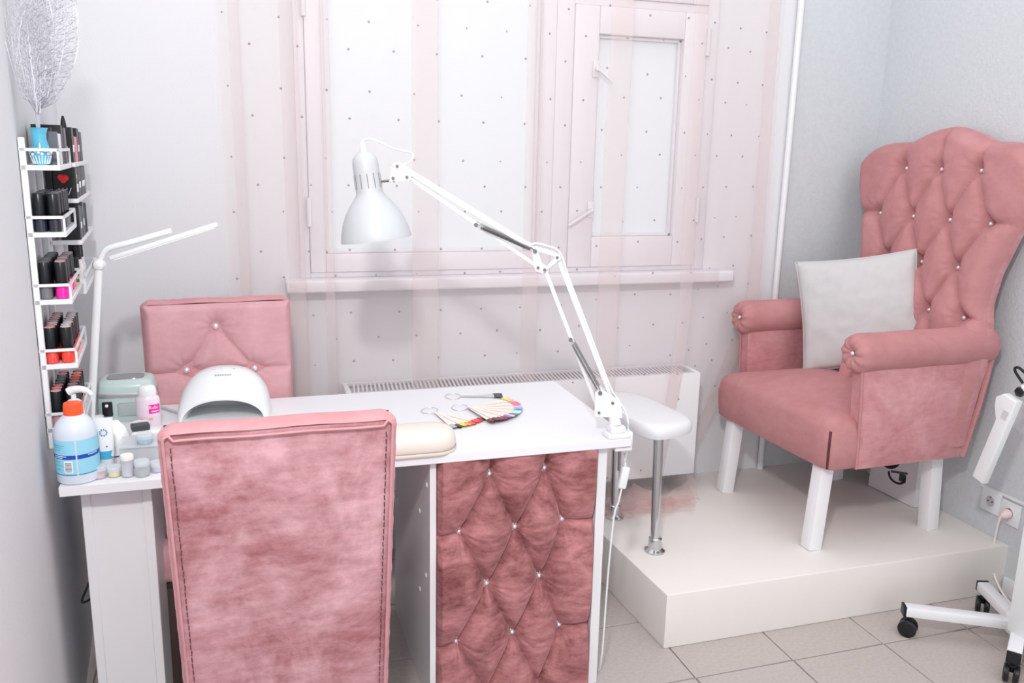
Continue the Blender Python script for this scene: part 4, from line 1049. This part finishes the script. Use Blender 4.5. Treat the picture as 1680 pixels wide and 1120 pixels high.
# ================================================================== RIGHT: trolley lamp, sockets, carton
tr = thing('magnifier_lamp_stand', 'white rolling stand with a box column and folded magnifier lamp', 'lamp stand', (2.36, 1.90, 0))
def TR(mb, name, m=WHITEM, p=tr): return mb.xf(Matrix.Translation((-2.36, -1.90, 0))).build(name, m, p)
hub = Vector((2.36, 1.90, .085))
TR(MB().lathe([(.04, -.03), (.045, -.02), (.045, .03), (.03, .04)], hub, 20), 'hub')
for e in ((2.045, 2.065), (2.435, 2.125), (2.165, 1.745), (2.55, 1.78), (2.36, 1.60)):
    ev = Vector((e[0], e[1], .092)); d = (ev-hub); d.z = 0; d.normalize(); sd = Vector((-d.y, d.x, 0))
    lg = TR(MB().bar(hub+d*.03, ev, .042, .034, (0, 0, 1), .006), 'base_leg')
    TR(MB().box(-.003, .006, -.02, .02, -.018, .018, .002).xf(Matrix.Translation(ev) @ Matrix.Rotation(math.atan2(d.y, d.x), 4, 'Z')), 'end_cap', BLACK, lg)
    wc_ = ev+d*-.018; wc_.z = .03
    ca = random.uniform(-.5, .5); wd = (sd*math.cos(ca)+d*math.sin(ca))
    wm = MB()
    for s_ in (-1, 1): wm.lathe([(.012, -.008), (.027, -.007), (.029, -.004), (.029, .006), (.024, .009), (.01, .0095), (.001, .010)], wc_+wd*(s_*.013), 22, wd*s_)
    TR(wm, 'caster_wheel', BLACK, lg)
    TR(MB().cyl((wc_.x, wc_.y, .035), (wc_.x, wc_.y, .078), .007, n=10).box(wc_.x-.012, wc_.x+.012, wc_.y-.012, wc_.y+.012, .05, .062, .004), 'caster_stem', BLACK, lg)
TR(MB().box(2.262, 2.50, 1.60, 1.865, .10, .545, .006, 2), 'column_box', WPLAS)
TR(MB().cyl((2.42, 1.72, .545), (2.42, 1.72, .95), .016, n=14), 'pole')
kn = Vector((2.33, 2.005, .842))
TR(MB().sweep(smoothpts([(2.42, 1.72, .93), (2.40, 1.82, .93), (2.36, 1.94, .89), (2.335, 2.0, .855)]), .012, 12), 'lamp_arm')
ha = MB().prism([(-.03, .0), (-.052, -.024), (-.044, -.055), (-.022, -.09), (-.022, -.315), (.023, -.315), (.023, .0)], -.014, .014, .003)
# body hangs from the knob, tilted towards the armchair
mm = Matrix.Translation((2.31, 2.005, .822)) @ Matrix.Rotation(R(15), 4, Vector((1, 0, 0))) @ Matrix.Rotation(R(90), 4, 'Z') @ Matrix(((-1, 0, 0, 0), (0, 0, 1, 0), (0, 1, 0, 0), (0, 0, 0, 1)))
hd = TR(ha.xf(mm), 'lamp_body', WPLAS)
TR(MB().box(-.008, .013, -.075, -.045, .0142, .0150).xf(mm), 'rating_label', mat('label_grey', (205, 205, 208), .5), hd)
TR(MB().box(-.008, .013, -.075, -.045, -.0150, -.0142).xf(mm), 'rating_label', mat('label_grey', (205, 205, 208), .5), hd)
TR(MB().lathe([(.012, -.012), (.017, -.009), (.017, .009), (.012, .012), (.004, .013)], kn, 6, (-1, -.3, 0)), 'clamp_knob', BLACK)
TR(MB().sweep(smoothpts([(2.33, 2.0, .872), (2.328, 2.03, .90), (2.33, 2.035, .913), (2.332, 2.02, .915), (2.335, 1.985, .895)]), .0045, 8), 'handle_loop', BLACK)

so = thing('wall_socket', 'white double wall socket low on the right wall with one plug', 'socket', (XR, 2.25, .31))
for k, (y, z) in enumerate(((.045, .012), (-.04, .0))):
    fp = MB().box(-.010, 0, y-.043, y+.043, z-.043, z+.043, .003).build('socket_plate', WPLAS, so)
    MB().lathe([(.024, .010), (.024, .0125), (.020, .0128), (.0195, .004)], (0, y, z), 20, (-1, 0, 0)).build('socket_ring', WPLAS, fp)
    MB().lathe([(.0195, .0105), (.0195, .011)], (0, y, z), 20, (-1, 0, 0)).build('socket_well', mat('well_grey', (196, 190, 192), .6), fp)
    for s_ in (-1, 1): MB().lathe([(.003, .011), (.003, .0115)], (0, y+s_*.009, z), 8, (-1, 0, 0)).build('socket_hole', BLACK, fp)
    MB().box(-.0125, -.0105, y-.003, y+.003, z+.014, z+.019).build('earth_clip', STEEL, fp)
MB().box(-.008, 0, -.25, .10, .050, .060, .002).build('cable_channel', WPLAS, so)
pc = thing('plug_with_cord', 'pale pink plug with a cream cord in the right wall socket', 'plug', (XR-.013, 2.21, .31))
MB().lathe([(.018, 0), (.0185, .006), (.016, .024), (.010, .030), (.006, .034)], (0, 0, 0), 18, (-1, 0, -.25)).build('plug_body', mat('plug_pink', (238, 214, 212), .4), pc)
MB().sweep(smoothpts([(-.032, 0, -.008), (-.034, .004, -.03), (-.03, .012, -.10), (-.03, .012, -.18), (-.035, -.01, -.23), (-.05, -.08, -.28), (-.06, -.16, -.298)]), .0034, 8).build('cord', mat('cord_cream', (240, 236, 232), .4), pc)

# carton with printed bike pedal under the armchair
cb = thing('printed_carton', 'white carton with a printed black pedal under the armchair', 'carton', (2.555, 2.69, .19), R(3))
CBW = mat('carton_paper', (232, 230, 234), .6)
MB().box(-.045, .045, -.125, .125, .002, .30, .002, 1).build('carton_body', CBW, cb)
INK = mat('print_black', (22, 26, 30), .5)
def disc(cy_, cz_, r0, x, name, m, n=28, sy=1.0):
    return MB().lathe([(r0, 0), (r0, .0006)], (x, cy_, cz_), n, (-1, 0, 0), sx=1, sy=sy).build(name, m, cb)
disc(.035, .185, .072, -.0452, 'printed_wheel', INK)
MB().bar((-.0458, .01, .108), (-.0458, -.075, .128), .0008, .010, (0, 0, 1)).build('printed_crank', mat('print_grey2', (90, 92, 98), .5), cb)
MB().sweep([(-.0457, -.012+.042*math.cos(a)*-1-.01, .100+.030*math.sin(a)) for a in np.linspace(math.pi*.95, math.pi*2.05, 14)], .0045, 6).build('printed_strap', INK, cb)
MB().box(-.0459, -.0452, -.07, -.035, .085, .118).build('printed_pedal', mat('print_grey3', (60, 66, 70), .5), cb)
mk = MB()
for k in range(7): mk.box(.026, .034, -.1256, -.1250, .195+.012*k, .195+.012*k+.008)
mk.build('carton_lettering', mat('print_grey4', (120, 116, 122), .5), cb)

# ================================================================== under the desk
K[0] = .969
bg = thing('navy_bag', 'navy blue bag with white patch on the floor under the desk', 'bag', (-.17, 2.62, FL))
n = 28; P = np.zeros((n, n, 3))
for i in range(n):
    for j in range(n):
        t = i/(n-1); ph = 2*math.pi*j/(n-1); rx = .075*(1-.25*t)*(1+.06*math.sin(3*ph+t*4)); ry = .05*(1-.55*t)
        P[i, j] = (rx*np.sign(math.cos(ph))*abs(math.cos(ph))**.7, ry*np.sign(math.sin(ph))*abs(math.sin(ph))**.7, .16*t+.008*math.sin(ph*3)*t)
MB().grid(P).add([tuple(p) for p in P[-1][:-1]], [tuple(range(n-1))]).build('bag_body', mat('navy_cloth', (36, 44, 62), .8), bg, 70)
MB().lathe([(.022, 0), (.022, .004), (.014, .006)], (.02, -.047, .07), 16, (0, -1, .2)).build('white_patch', WPLAS, bg)
MB().lathe([(.006, 0), (.006, .003)], (.018, -.054, .072), 10, (0, -1, .2)).build('patch_dot', mat('brown_dot', (110, 60, 60), .6), bg)
tag(sized(MB().sweep(smoothpts([(-.245, 2.60, .40), (-.18, 2.66, .375), (-.10, 2.74, .43), (-.02, 2.78, .40), (-.09, 2.80, .32), (-.2, 2.80, .30), (-.30, 2.86, .34)]), .0035, 7).build('black_cable', BLACK)), 'thin black cable looping in the gap under the desk', 'cable')
tag(sized(MB().sweep(smoothpts([(-.415, 2.30, .46), (-.425, 2.26, .43), (-.437, 2.235, .405), (-.436, 2.23, .396), (-.425, 2.245, .393), (-.413, 2.27, .396)]), .003, 7).build('black_cable', BLACK)), 'short black cable loop between the left desk pedestal and the wall', 'cable')
